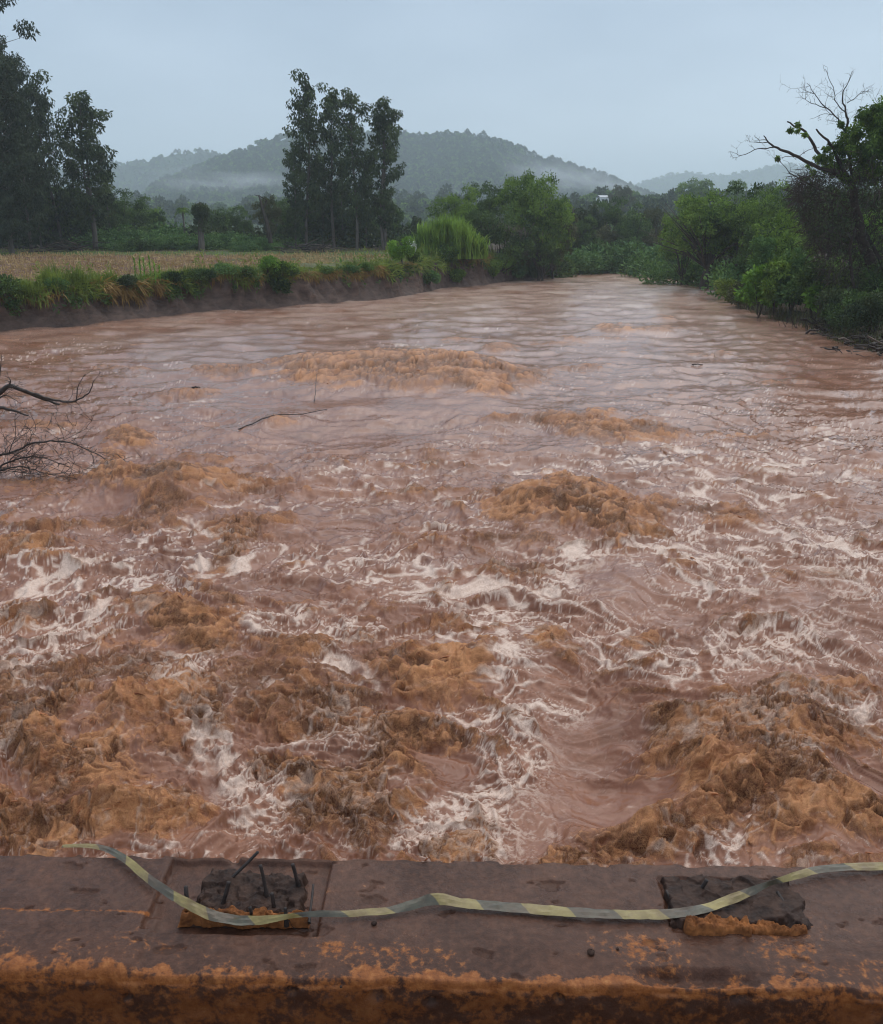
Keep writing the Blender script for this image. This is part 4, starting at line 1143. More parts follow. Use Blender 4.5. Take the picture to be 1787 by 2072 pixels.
def broad_mesh(seed, H=9.0, W=4.2, base=.28, nl=46, nleaf=11500, mat='leaf_mid', leaf=.42, droop=.2, flat=1.0):
    """round-headed tree: forked limbs carrying many leaf lobes"""
    rng = np.random.RandomState(seed)
    w, c = Soup(), Soup()
    zc = H*(base+(1-base)*.52); hz = H*(1-base)*.5
    w.tube([(0, 0, -.4), (.06*rng.normal(), .05, H*base*.5), (.15*rng.normal(), .1*rng.normal(), H*base), (.2*rng.normal(), .2*rng.normal(), zc)], [.26*H/9, .2*H/9, .17*H/9, .07], 8)
    lobes = []
    for i in range(nl):
        u = rng.normal(size=3); u /= np.linalg.norm(u)
        u[2] = u[2]*.9+.12
        rr = rng.uniform(.55, 1.06) if i > nl*.2 else rng.uniform(.1, .5)
        ct = np.array([u[0]*W*rr, u[1]*W*rr, zc+u[2]*hz*rr*flat])
        lobes.append((ct, rng.uniform(.17, .34)*W*(1.1-.35*rr)))
        if i % 2 == 0:
            mid = np.array([ct[0]*.35, ct[1]*.35, H*base+(ct[2]-H*base)*.45])
            w.tube([(0, 0, H*base*.85), mid, ct], [.09*H/9, .06*H/9, .02], 5)
    tot = sum(r*r for _, r in lobes)
    for ct, r in lobes:
        n = int(nleaf*r*r/tot)
        u = unit(rng.normal(size=(n, 3)))
        u[:, 2] = np.where(u[:, 2] < -.35, -u[:, 2]*.6, u[:, 2])
        tuft = 1+.22*np.sin(u[:, 0]*7+seed)*np.cos(u[:, 1]*6+ct[0])+.14*np.sin(u[:, 2]*9)
        P = ct + u*(r*rng.uniform(.62, 1.03, n)*tuft)[:, None]*np.array([1, 1, .82])
        D = unit(u + rng.normal(0, .7, (n, 3)) + np.array([0, 0, -droop]))
        Nn = unit(u*.8+np.array([0, 0, .6])+rng.normal(0, .55, (n, 3)))
        c.leaves(P, rng.uniform(.65, 1.25, n)*leaf, D, .55, rng, N=Nn)
    return w.mesh('trunk', M['bark']), c.mesh('crown', M[mat])

def drape_mesh(seed, H=8.0, W=2.2, mat='leaf_vine', nleaf=6000, leaf=.32, ncol=11):
    """tree smothered by creepers that hang in curtains"""
    rng = np.random.RandomState(seed)
    w, c = Soup(), Soup()
    w.tube([(0, 0, -.4), (.2*rng.normal(), 0, H*.4), (.4*rng.normal(), .2, H*.92)], [.22, .17, .05], 7)
    for i in range(ncol):
        a = i*2.4; r = W*rng.uniform(.15, .9)
        top = H*(1.0-.45*(r/W)**1.5)*rng.uniform(.82, 1.02); bot = H*rng.uniform(.02, .35)
        n = nleaf//ncol
        z = bot + (top-bot)*rng.rand(n)**.8
        rad = (.30+.55*rng.rand())*W*.6*(1-.45*((z-bot)/(top-bot))**2)
        an = rng.uniform(0, 2*np.pi, n)
        q = rng.uniform(.6, 1, n)*rad*(1+.25*np.sin(z*3+an*2))
        P = np.stack([math.cos(a)*r+np.cos(an)*q, math.sin(a)*r+np.sin(an)*q, z], 1)
        out = np.stack([np.cos(an), np.sin(an), 0*an], 1)
        c.leaves(P, rng.uniform(.6, 1.3, n)*leaf, unit(out*.5+np.array([0, 0, -.9])+rng.normal(0, .5, (n, 3))), .55, rng, N=unit(out+np.array([0, 0, .5])+rng.normal(0, .5, (n, 3))))
    return w.mesh('trunk', M['bark']), c.mesh('crown', M[mat])

def bush_mesh(seed, H=2.0, W=2.4, nleaf=2600, mat='leaf_bush', leaf=.22, up=.5, lobes=9):
    rng = np.random.RandomState(seed)
    c, w = Soup(), Soup()
    for i in range(5):
        a = rng.uniform(0, 6.28); w.tube([(0, 0, -.15), (math.cos(a)*W*.2, math.sin(a)*W*.2, H*.4), (math.cos(a)*W*.4, math.sin(a)*W*.4, H*.7)], [.04, .03, .012], 4)
    for i in range(lobes):
        a = rng.uniform(0, 2*np.pi); rr = rng.uniform(0, .75)*W
        r = rng.uniform(.28, .45)*W
        ct = np.array([math.cos(a)*rr, math.sin(a)*rr, (H-r*.75)*rng.uniform(.35, 1.0)*(1-.4*(rr/W)**2)])
        n = nleaf//lobes
        u = unit(rng.normal(size=(n, 3)))
        P = ct+u*(r*rng.uniform(.55, 1.05, n))[:, None]*np.array([1, 1, .8])
        P[:, 2] = np.abs(P[:, 2]-.05)
        D = unit(u*.8+np.array([0, 0, up])+rng.normal(0, .6, (n, 3)))
        c.leaves(P, rng.uniform(.6, 1.35, n)*leaf, D, .5, rng, N=unit(u+np.array([0, 0, .7])+rng.normal(0, .5, (n, 3))))
    return w.mesh('stems', M['bark']), c.mesh('foliage', M[mat])

def branch_tree(s, rng, p, d, L, r, depth, gnarl=.25, nseg=4, kids=(2, 4), up=.05, keep=None, shrink=.68):
    """bare limbs that fork until they are twigs"""
    pts, rad = [p.copy()], [r]
    for k in range(nseg):
        d = unit(d + rng.normal(0, gnarl, 3)*np.array([1, 1, .8]) + np.array([0, 0, up]))
        p = p + d*L/nseg
        pts.append(p.copy()); rad.append(r*(1-.55*(k+1)/nseg))
        if keep is not None: keep.append(p.copy())
    s.tube(pts, rad, 6 if depth > 2 else 4 if depth > 0 else 3, depth > 1)
    if depth == 0: return
    for k in range(rng.randint(*kids)):
        i = rng.randint(max(1, nseg//2), nseg+1)
        dd = unit(d*.8 + rng.normal(0, .62, 3))
        branch_tree(s, rng, pts[i], dd, L*shrink*rng.uniform(.7, 1.15), max(rad[i]*.72, .006), depth-1, gnarl, nseg, kids, up, keep, shrink)

def palm_mesh(H=5.2):
    rng = np.random.RandomState(4)
    w, c = Soup(), Soup()
    w.tube([(0, 0, -.3), (.05, 0, H*.5), (0, .05, H)], [.16, .12, .11], 8)
    for i in range(17):
        a = i*2.4; el = rng.uniform(-.1, 1.2); L_ = rng.uniform(1.5, 2.1)
        t = np.linspace(0, 1, 9)
        x = L_*t*math.cos(el)*.9; z = H + L_*t*math.sin(el) - 1.25*L_*t*t*.62
        pts = np.stack([x*math.cos(a), x*math.sin(a), z], 1)
        c.tube(pts, np.linspace(.03, .008, 9), 3, False)
        n = 40
        q = rng.uniform(.12, 1, n)
        P = np.stack([np.interp(q, t, pts[:, k]) for k in range(3)], 1)
        sd = np.where(rng.rand(n) < .5, -1, 1)
        D = np.stack([-math.sin(a)*sd+math.cos(a)*.6, math.cos(a)*sd+math.sin(a)*.6, -.75+0*q], 1)
        c.leaves(P, .55*(1-.4*q), D, .13, rng)
    return w.mesh('trunk', M['bark_pale']), c.mesh('crown', M['leaf_mid'])

KIND = {}
for i in range(4):
    KIND['euc%d' % i] = (euc_mesh(11+i, 20, 2.5+.3*(i % 2), .16, 1.15, forks=1+(i == 3)), 20.0)
KIND['gum'] = (euc_mesh(31, 20, 3.3, .10, 1.35), 20.0)
KIND['cas0'] = (euc_mesh(41, 22, 4.2, .05, 2.0, 'leaf_cas', leaf=.36), 22.0)
KIND['cas1'] = (euc_mesh(43, 22, 4.6, .05, 2.2, 'leaf_cas', leaf=.36), 22.0)
for i, (mt, H, W, b) in enumerate([('leaf_mid', 9, 5.0, .10), ('leaf_dark', 9, 5.0, .08), ('leaf_mid', 9, 4.4, .30), ('leaf_dark', 9, 4.2, .02), ('leaf_olive', 9, 4.2, .12), ('leaf_bush', 9, 4.4, .03)]):
    KIND['broad%d' % i] = (broad_mesh(51+i, H*1.4, W*1.4, b, mat=mt), 12.6)
for i in range(3):
    KIND['drape%d' % i] = (drape_mesh(71+i, 8, 2.2+.5*i, ('leaf_vine', 'leaf_olive', 'leaf_dark')[i]), 8.0)
for i, mt in enumerate(['leaf_bush', 'leaf_dark', 'leaf_bright', 'leaf_bush']):
    KIND['bush%d' % i] = (bush_mesh(81+i, 2.0, 1.9+.3*i, mat=mt), 2.0)
KIND['palm'] = (palm_mesh(), 6.3)
_s = Soup(); branch_tree(_s, np.random.RandomState(6), np.zeros(3), np.array([0, 0, 1.0]), 3.0, .13, 4, .16, kids=(2, 4), up=.10)
KIND['bare'] = ((_s.mesh('trunk', M['twig']), None), 7.0)
_s = Soup(); branch_tree(_s, np.random.RandomState(8), np.zeros(3), np.array([0, 0, 1.0]), 3.4, .12, 4, .14, kids=(2, 4), up=.12)
KIND['bare1'] = ((_s.mesh('trunk', M['twig']), None), 8.0)

def plant(kind, name, cat, label, px, top, D, wide=1.0, rot=None, group=None, sink=.0, z=None):
    """stand one tree where the photograph shows it: px of its stem, top of its crown, distance"""
    (tm, cm), H0 = KIND[kind]
    b = ond(px, 520, D)
    gz = ground_z(b.x, b.y) if z is None else z
    gz = max(gz, -.2)
    b = ond(px, CY - (CY-469) + 0, D)
    H = ond(px, top, D).z - gz
    x = ond(px, 500, D).x
    k = H/H0
    root = link(name, None, loc=(x, D, gz-sink))
    rng = random.Random(int(px*7+D*13))
    root.rotation_euler = (0, 0, rot if rot is not None else rng.uniform(0, 6.28))
    root.scale = (k*wide, k*wide, k)
    tag(root, label, cat, group)
    if cat in ('bush', 'shrub'):
        link('stems', tm, root); link('foliage', cm, root)
    else:
        link('trunk', tm, root)
        if cm is not None: link('crown', cm, root)
    return root

G1, G2, G3, G4, G5 = 'eucalyptus trees by the stubble field', 'trees behind the stubble field', 'trees around the river bend', 'bushes behind the stubble field', 'tall dark trees at the left edge'
E = 'eucalyptus_tree'
# left edge
plant('cas0', 'she_oak_tree', 'tree', 'huge dark feathery tree cut off by the left edge of the picture', -20, -70, 112, 1.15, group=G5)
plant('cas1', 'she_oak_tree', 'tree', 'broad grey-green tree with drooping foliage at the left edge, in front', 24, 150, 104, 1.3, group=G5)
plant('cas0', 'she_oak_tree', 'tree', 'tall dark tree just inside the left edge behind the broad grey-green tree', 46, 100, 124, .85, group=G5)
plant('cas1', 'she_oak_tree', 'tree', 'dense grey-green tree at the very left edge, low and close', -6, 200, 101, 1.25, group=G5)
plant('cas0', 'she_oak_tree', 'tree', 'dense dark tree rising right behind the broad grey-green tree', 66, 150, 110, .85, group=G5)
plant('gum', E, 'tree', 'dark eucalyptus between the left edge trees and the twin-crowned gums', 84, 196, 122, .7, group=G1)
plant('euc0', E, 'tree', 'taller of the two slim gums left of the hill, with the rounded top', 124, 168, 124, .9, group=G1)
plant('euc3', E, 'tree', 'slim gum with a bare grey trunk beside the branch pile at left', 192, 196, 114, 1.25, group=G1)
plant('euc2', E, 'tree', 'low dark gum filling the gap beneath the two slim gums', 165, 300, 126, 1.0, group=G1)
plant('gum', E, 'tree', 'short dark gum right of the grey trunk at left', 226, 292, 119, .7, group=G1)
# centre clump
plant('euc0', E, 'tree', 'tallest eucalyptus at the left of the central clump', 622, 168, 120, .98, 1.0, G1)
plant('gum', E, 'tree', 'leaning bushy eucalyptus low on the left side of the central clump', 600, 300, 119, .8, 2.2, G1)
plant('euc1', E, 'tree', 'second eucalyptus of the central clump, flat-topped', 676, 185, 122, 1.0, 3.0, G1)
plant('euc2', E, 'tree', 'third eucalyptus of the central clump with dense round top', 722, 196, 117, 1.05, .4, G1)
plant('gum', E, 'tree', 'dark eucalyptus in the middle of the central clump, behind', 695, 330, 127, 1.0, 4.0, G1)
plant('euc3', E, 'tree', 'twin-trunked eucalyptus standing apart at the right of the central clump', 778, 210, 118, 1.08, 5.2, G1)
plant('euc1', E, 'tree', 'short thin eucalyptus between the third and the twin-trunked one', 742, 330, 123, .9, 2.7, G1)
plant('euc2', E, 'tree', 'short dark eucalyptus filling the foot of the central clump', 655, 330, 125, 1.2, 1.7, G1)
# dark trees that fill the foot of the gum clumps
for (px, top, D, lb) in [(588, 410, 127, 'dense dark tree at the left foot of the central gums'), (640, 400, 129, 'dense dark tree behind the first two central gums'), (690, 395, 130, 'dense dark tree behind the middle central gums'), (738, 412, 127, 'dense dark tree left behind the twin-trunked gum'),
                         (30, 400, 128, 'dense dark tree at the foot of the left edge trees'), (160, 385, 128, 'dense dark tree behind the bare grey trunk'), (196, 400, 124, 'dense dark tree right of the bare grey trunk')]:
    plant('broad3', 'broadleaf_tree', 'tree', lb, px, top, D, 1.05, group=G2)
# behind the field
T2 = [('broad1', 250, 386, 132, 1.0, 'umbrella-topped dark tree right of the left gums'), ('broad3', 222, 408, 128, .9, 'low dark tree tucked against the left gums'), ('broad0', 292, 412, 136, .9, 'mid green tree right of the umbrella-topped tree'),
      ('broad3', 322, 430, 131, .8, 'small dark tree left of the little palm'), ('drape0', 350, 452, 128, .9, 'small creeper-covered tree close left of the palm'), ('drape2', 443, 418, 134, 1.2, 'round dark tree right of the ivy-capped stump'),
      ('broad1', 478, 418, 140, .9, 'flat dark tree behind the bushes left of the split tree'), ('drape2', 500, 440, 130, 1.0, 'low creeper-covered tree left of the split tree'), ('broad4', 546, 394, 116, .62, 'olive tree with a snapped limb left of the central gums'),
      ('broad1', 585, 402, 132, .9, 'dark tree half hidden by the left of the central gums'), ('broad3', 800, 420, 128, .8, 'dark tree just right of the twin-trunked gum'), ('drape0', 845, 430, 132, .9, 'upright creeper-covered tree left of the tall grass'),
      ('broad5', 640, 440, 135, 1.0, 'blue-green tree low behind the central gums'), ('broad3', 740, 425, 136, 1.0, 'dark tree low behind the right of the central gums'), ('broad1', 870, 448, 150, .9, 'small dark tree beyond the gap left of the big round trees'),
      ('broad1', 60, 380, 130, 1.2, 'dark tree low among the trunks at the left edge'), ('broad3', 120, 400, 129, 1.2, 'dark tree low behind the left gums'), ('broad0', 95, 360, 126, .6, 'light green tree glimpsed between the left gums')]
for k, px, top, D, w, lb in T2:
    plant(k, 'broadleaf_tree', 'tree', lb, px, top, D, w, group=G2)
plant('palm', 'palm_tree', 'palm', 'small palm with a thin trunk behind the stubble field', 376, 410, 124)
plant('bare', 'dead_tree', 'tree', 'bare grey tree left of the small palm', 360, 402, 190, .6)
# low cassava-like bushes
B1 = [(200, 468, 122), (228, 458, 118), (258, 462, 121), (292, 452, 124), (325, 446, 126), (345, 458, 120), (372, 470, 117), (398, 478, 116), (422, 468, 121), (450, 470, 118), (478, 466, 120), (505, 472, 117), (528, 478, 114),
      (560, 470, 120), (590, 478, 122), (620, 484, 124), (700, 482, 128), (735, 484, 127), (800, 478, 120), (830, 470, 124), (860, 474, 118), (245, 482, 114), (310, 476, 115), (280, 480, 112), (490, 488, 111), (555, 490, 113)]
def side_of(px):
    marks = [(205, 'the foot of the left gums'), (262, 'the umbrella-topped tree'), (322, 'the small dark tree left of the palm'), (376, 'the little palm'), (412, 'the ivy-capped stump'), (465, 'the round dark tree'), (545, 'the snapped dark trunk'), (622, 'the tallest central gum'),
             (700, 'the middle of the central gums'), (770, 'the twin-trunked gum'), (845, 'the upright creeper-covered tree')]
    m = min(marks, key=lambda q: abs(q[0]-px))
    return ('just left of ' if px < m[0]-8 else 'just right of ' if px > m[0]+8 else 'right in front of ') + m[1]
for i, (px, top, D) in enumerate(B1):
    near_w = 'front-row low' if D < 115 else 'pale leafy' if D < 119.5 else 'rear-row leafy'
    plant('bush%d' % (0, 3, 0, 1, 3)[i % 5], 'bush', 'bush', near_w + ' green bush ' + side_of(px), px, top, D, 1.5, group=G4)
# river bend
T3 = [('broad0', 930, 388, 112, .85, 'wide round tree at the left end of the big clump above the tall grass'), ('broad1', 985, 372, 118, .75, 'dark round tree second from the left in the big clump'), ('broad2', 1052, 357, 113, .75, 'tallest tree of the big clump above the grey shrubs'),
      ('broad0', 1092, 378, 109, .7, 'light green crown at the right end of the big clump'), ('broad1', 1010, 420, 106, .9, 'dark low tree in the middle of the big clump'), ('broad3', 950, 430, 104, .9, 'dark low tree right behind the tall grass'),
      ('broad4', 1120, 418, 112, .8, 'dull olive tree right of the big clump'), ('drape0', 1160, 408, 138, 1.3, 'dark creeper-hung tree left of the bend'), ('drape0', 1196, 402, 142, .8, 'thin ivy-topped snag at the bend'), ('broad3', 1178, 440, 136, .9, 'dark tree low at the bend below the ivy-topped snag'),
      ('broad1', 1240, 402, 146, .9, 'dark round tree below the white house'), ('drape1', 1222, 442, 138, 1.3, 'brownish creeper-hung tree in the middle of the bend'), ('drape2', 1286, 424, 140, 1.1, 'dark conical creeper-covered tree right of the bend'),
      ('broad4', 1318, 418, 145, .8, 'thin olive tree behind the bend right of the conical one'), ('drape1', 1328, 450, 134, 1.1, 'brown-green creeper tree at the right end of the bend'), ('broad3', 1265, 460, 136, .9, 'low dark tree at the waterline of the bend'), ('broad1', 1100, 455, 108, .8, 'dark tree low behind the grey shrubs')]
for k, px, top, D, w, lb in T3:
    plant(k, 'broadleaf_tree', 'tree', lb, px, top, D, w, group=G3)
B2 = [(1150, 500, 126), (1185, 492, 131), (1215, 484, 133), (1250, 488, 131), (1285, 480, 134), (1315, 492, 130), (1345, 486, 126), (1370, 500, 118), (1130, 515, 118), (1200, 515, 129), (1235, 518, 129), (1300, 518, 127)]
for i, (px, top, D) in enumerate(B2):
    plant('bush%d' % (0, 3, 1)[i % 3], 'bush', 'bush', ('tall' if top < 490 else 'mid-height' if top < 505 else 'low waterline') + ' creeper-covered bush at the bend, ' + ('under the left end' if px < 1160 else 'below the ivy-topped snag' if px < 1205 else 'left of the brownish tree' if px < 1225 else 'below the white house' if px < 1260 else 'below the conical tree' if px < 1308 else 'at its right end' if px < 1350 else 'nearest the thick dark trunk'), px, top, D, 1.35, group='bushes along the river bend')
# right bank
T4 = [('broad2', 1432, 398, 92, 1.0, 'light green tree on a thick dark trunk standing at the flooded edge'), ('broad0', 1385, 420, 99, .62, 'yellow-green crown overhanging left of the thick dark trunk'), ('broad1', 1500, 374, 92, .8, 'dark tall crown right of the thick dark trunk'),
      ('broad0', 1550, 392, 86, .62, 'bright round crown left of the tangled dead tree'), ('broad3', 1482, 430, 97, .9, 'dark shaded tree low right of the thick dark trunk'), ('broad1', 1590, 400, 84, .8, 'dark tree behind the tangle of dead twigs'), ('broad3', 1540, 460, 80, 1.0, 'shaded dark tree above the bright shrub'),
      ('broad1', 1680, 380, 75, .9, 'dark green tree behind the tangled dead tree'), ('broad0', 1600, 470, 72, .8, 'mid green tree low behind the bright shrub'), ('broad3', 1760, 330, 72, .9, 'tall dark tree at the right edge behind the tangle')]
for k, px, top, D, w, lb in T4:
    tr = plant(k, 'broadleaf_tree', 'tree', lb, px, top, D, w, group='trees on the right bank')
    if px == 1432:                                   # the stout dark stem that stands clear of its crown
        for ch in tr.children:
            if ch.name.startswith('trunk'): ch.scale = (1.9, 1.9, 1.0)
for i, (px, top, D) in enumerate([(1396, 522, 101), (1474, 532, 99), (1502, 545, 86), (1515, 520, 80), (1452, 512, 103)]):
    plant('bush%d' % (3, 1, 0)[i % 3], 'bush', 'bush', ('leftmost', 'second', 'rightmost', 'upper right', 'middle')[i] + ' green bush at the foot of the thick dark trunk', px, top, D, 1.2, group='bushes under the dark trunk')
# bare trees and lone trees on the rise
plant('bare', 'dead_tree', 'tree', 'bare tree on the skyline left of the far right hill', 1500, 352, 260, .55, z=10)
plant('bare1', 'dead_tree', 'tree', 'bare forked tree on the skyline near the dead limb', 1535, 322, 230, .6, z=9)
plant('broad2', 'broadleaf_tree', 'tree', 'dark umbrella-shaped tree on the wooded rise', 1400, 366, 330, 1.0, z=8)
plant('broad4', 'broadleaf_tree', 'tree', 'pale leafed round tree on the wooded rise above the white house', 1250, 372, 330, .7, z=8)
plant('broad2', 'broadleaf_tree', 'tree', 'dark round tree on the skyline left of the bare trees', 1480, 366, 300, .7, z=12)
# ------------------------------------------------------------------ left bank: grass, weeds, shrubs
rngB = np.random.RandomState(17)
BPX = CX + FPX*BANK_P[:, 0]/(BANK_P[:, 1]*cp + EYE*sp)

def bank_pts(px0, px1, n, off0, off1, rng):
    idx = np.nonzero((BPX > px0) & (BPX < px1) & (BANK_P[:, 1] > 30))[0]
    i = rng.choice(idx, n)
    off = LIP[i] + rng.uniform(off0, off1, n)
    P = BANK_P[i] + BANK_N[i]*off[:, None]
    z = land_z(P[:, 0], P[:, 1])*np.clip(1-np.clip(LIP[i]+.1-off, 0, 9)*.45, .3, 1) + .03
    return np.stack([P[:, 0], P[:, 1], z], 1), BANK_N[i]

def build_bank_grass():
    rng = rngB
    s = Soup()
    for (a, b, n, h, o0, o1) in [(-120, 270, 7000, .85, -.35, 2.4), (180, 345, 900, .35, .0, 1.6), (330, 600, 5200, .9, -.35, 1.9), (590, 790, 1900, .42, -.1, 2.0), (760, 1010, 2400, .7, -.2, 2.4), (-120, 800, 2600, .28, 1.2, 4.0)]:
        P, N = bank_pts(a, b, n, o0, o1, rng)
        clump = .22+1.15*np.clip(perlin(P[:, 0]/1.3, P[:, 1]/1.3, 3)+.35, 0, 1.2)*np.clip(.8+perlin(P[:, 0]/5, P[:, 1]/5, 9), .3, 1.6)
        s.blades(P, rng.uniform(.5, 1.2, n)*h*clump, rng.uniform(.2, 1.0, n), .055, rng)
    for k in range(70):
        P, N = bank_pts(-100, 1000, 1, -.1, 1.6, rng); h = rng.uniform(.6, 1.7); m_ = 16
        q = np.repeat(P, m_, 0); q[:, 2] += np.linspace(.1, 1, m_)*h; q[:, :2] += rng.normal(0, .05, (m_, 2))
        s.tube([P[0], P[0]+np.array([.05, 0, h*.6]), P[0]+np.array([.12*rng.normal(), 0, h])], [.022, .016, .01], 3)
        s.leaves(q, rng.uniform(.18, .4, m_), unit(rng.normal(0, .8, (m_, 3))+np.array([0, 0, .25])), .32, rng)
    link('bank_grass', s.mesh('bank_grass', M['grass']), kind='stuff', label='green grass growing thick along the lip of the cut bank', cat='grass')
    s = Soup()
    for (a, b, n, ln, o0, o1) in [(-120, 250, 2600, .7, -.45, .4), (250, 600, 2600, .7, -.5, .4), (600, 800, 700, .5, -.3, .4), (780, 1010, 1800, .9, -.6, .4)]:
        P, N = bank_pts(a, b, n, o0, o1, rng)
        k = perlin(P[:, 0]/1.1, P[:, 1]/1.1, 15) > -.05; P, N = P[k], N[k]; n = len(P)
        D = np.concatenate([-N*rng.uniform(.3, 1.0, (n, 1)), -rng.uniform(-.4, 1.4, (n, 1))], 1) + rng.normal(0, .3, (n, 3))
        s.leaves(P, rng.uniform(.5, 1.3, n)*ln, D, .09, rng)
    link('trailing_grass', s.mesh('trailing_grass', M['grass']), kind='stuff', label='green grass trailing down over the cut bank', cat='grass')
    s = Soup()
    for (a, b, n, ln, o0, o1) in [(-60, 240, 1500, .6, -.3, .3), (225, 345, 2200, 1.15, -.35, .35), (345, 430, 600, .6, -.15, .3), (430, 545, 900, .9, -.1, .8), (585, 790, 2600, .75, -.25, .5), (790, 860, 500, .6, -.2, .3), (940, 1010, 500, .9, -.2, .3)]:
        P, N = bank_pts(a, b, n, o0, o1, rng)
        D = np.concatenate([-N*rng.uniform(.2, 1.0, (n, 1)), -rng.uniform(.2, 1.6, (n, 1))], 1) + rng.normal(0, .25, (n, 3))
        cl = .4+.9*np.clip(perlin(P[:, 0]/.9, P[:, 1]/.9, 5)+.5, 0, 1.2)
        s.leaves(P, rng.uniform(.5, 1.2, n)*ln*cl, D, .07, rng)
    link('dry_grass', s.mesh('dry_grass', M['dry_grass']), kind='stuff', label='dead tan grass hanging over the edge of the cut bank', cat='grass')

build_bank_grass()

def build_hanging():
    rng = np.random.RandomState(19); s = Soup()
    for (a, b, n, ln) in [(-80, 250, 2600, .32), (330, 610, 4200, .34), (640, 790, 900, .28), (790, 1010, 2600, .36)]:
        P, N = bank_pts(a, b, n, -.75, .35, rng)
        ok = perlin(P[:, 0]/1.3, P[:, 1]/1.3, 8) > .18
        P, N = P[ok], N[ok]; n = len(P)
        P[:, 2] -= rng.uniform(0, .5, n)
        P[:, :2] -= N*rng.uniform(0, .25, (n, 1))
        s.leaves(P, rng.uniform(.5, 1.3, n)*ln, np.concatenate([-N*.8, -rng.uniform(-.5, 1.2, (n, 1))], 1)+rng.normal(0, .45, (n, 3)), .38, rng)
    link('bank_creepers', s.mesh('bank_creepers', M['leaf_dark']), kind='stuff', label='dark leafy creepers trailing down the cut bank', cat='creepers')
build_hanging()

def put_bush(name, label, px, D, H, W, seed, mat, leaf=.16, nleaf=3000, up=.5, cat='bush', group=None, off=0.0, lobes=10, z=None):
    st, fo = bush_mesh(seed, H, W, nleaf, mat, leaf, up, lobes)
    x = ond(px, 560, D).x
    gz = (float(land_z(x, D)) - .12 if x < 15 and D < 103 else ground_z(x, D)) if z is None else z
    root = link(name, None, loc=(x, D, max(gz, -.1)))
    tag(root, label, cat, group)
    link('stems', st, root); link('foliage', fo, root)
    return root

def bank_depth(px, inland):
    i = int(np.argmin(np.abs(BPX-px)+np.where(BANK_P[:, 1] < 30, 1e5, 0)))
    return float(BANK_P[i, 1]+BANK_N[i, 1]*(LIP[i]+inland))

def bank_water(px, off):
    i = int(np.argmin(np.abs(BPX-px)+np.where(BANK_P[:, 1] < 30, 1e5, 0)))
    return float(BANK_P[i, 1]+BANK_N[i, 1]*off)

GB = 'bushes along the lip of the cut bank'
for (px, inl, H, W, mat, leaf, lb) in [
    (4, .3, 1.5, 1.4, 'leaf_dark', .15, 'dark leafy bush hanging over the bank at the left edge'), (112, .9, .9, .7, 'leaf_bush', .18, 'small blue-green weed tuft on the bank near the left edge'),
    (255, .5, .9, .8, 'leaf_vine', .12, 'dark low shrub on the bank lip before the hanging tan grass'), (395, .9, 1.0, 1.2, 'leaf_dark', .14, 'dark low bush right of the green corn stalks'),
    (350, .4, .8, .9, 'leaf_dark', .14, 'low dark shrub below the green corn stalks'), (455, .3, 1.1, 1.2, 'leaf_bush', .14, 'green weed bush left of the tall weed on the bank'), (500, .1, 1.0, 1.1, 'leaf_dark', .14, 'dark green shrub drooping down the bank in the middle'),
    (545, .5, 2.0, .95, 'leaf_bright', .16, 'tall bright weed standing on the bank lip'), (572, .1, 1.5, 1.1, 'leaf_mid', .15, 'leafy weed sloping down right of the tall bright weed'), (590, -.3, .9, .7, 'leaf_dark', .13, 'small weed low on the bank right of the tall weed'),
    (660, 1.0, .7, .7, 'leaf_dark', .13, 'lone round dark weed above the tan thatch'), (705, 1.2, .8, 1.2, 'leaf_bush', .13, 'low spreading weed above the right of the tan thatch'), (742, 1.0, .8, 1.0, 'leaf_mid', .13, 'green weed left of the yellow-green bush'),
    (420, .0, .8, .9, 'leaf_dark', .13, 'dark shrub clinging to the bank below the yellow grass'), (20, 2.5, 1.0, 1.0, 'grass', .2, 'yellow-green weed clump near the left edge of the field')]:
    put_bush('bush', lb, px, bank_depth(px, inl), H*.75, W*1.0, int(px)+3, mat, leaf*1.1, 1700, .35, group=GB, lobes=22)
put_bush('bush', 'bright yellow-green bush beside the tall grass', 815, bank_depth(815, .9), 2.7, 1.25, 301, 'leaf_bright', .2, 3800, .6)
put_bush('bush', 'dark green bush hanging down the bank under the yellow-green bush', 838, bank_depth(838, .0), 1.2, .9, 302, 'leaf_mid', .16, 1600, -.4, group=GB)
put_bush('bush', 'leafy dark bush at the foot of the tall grass', 900, bank_depth(900, .1), 1.9, 1.6, 303, 'leaf_mid', .18, 4200, .1, group=GB)
put_bush('bush', 'leafy green bush at the foot of the tall grass, right side', 955, bank_depth(955, .0), 1.8, 1.3, 304, 'leaf_bush', .18, 3600, .1, group=GB)
put_bush('bush', 'light green shrub left of the bank end', 1020, bank_depth(1020, .8), 3.3, 2.0, 305, 'leaf_bright', .18, 5600, .0)
put_bush('bush', 'green drooping shrub at the tip of the left bank', 1085, bank_depth(1085, .6), 2.9, 1.9, 306, 'leaf_bush', .18, 5600, -.2)
put_bush('bush', 'dense olive shrub between the two drooping shrubs on the left bank', 1052, bank_depth(1052, .3), 3.0, 1.9, 307, 'leaf_olive', .18, 5200, -.2)

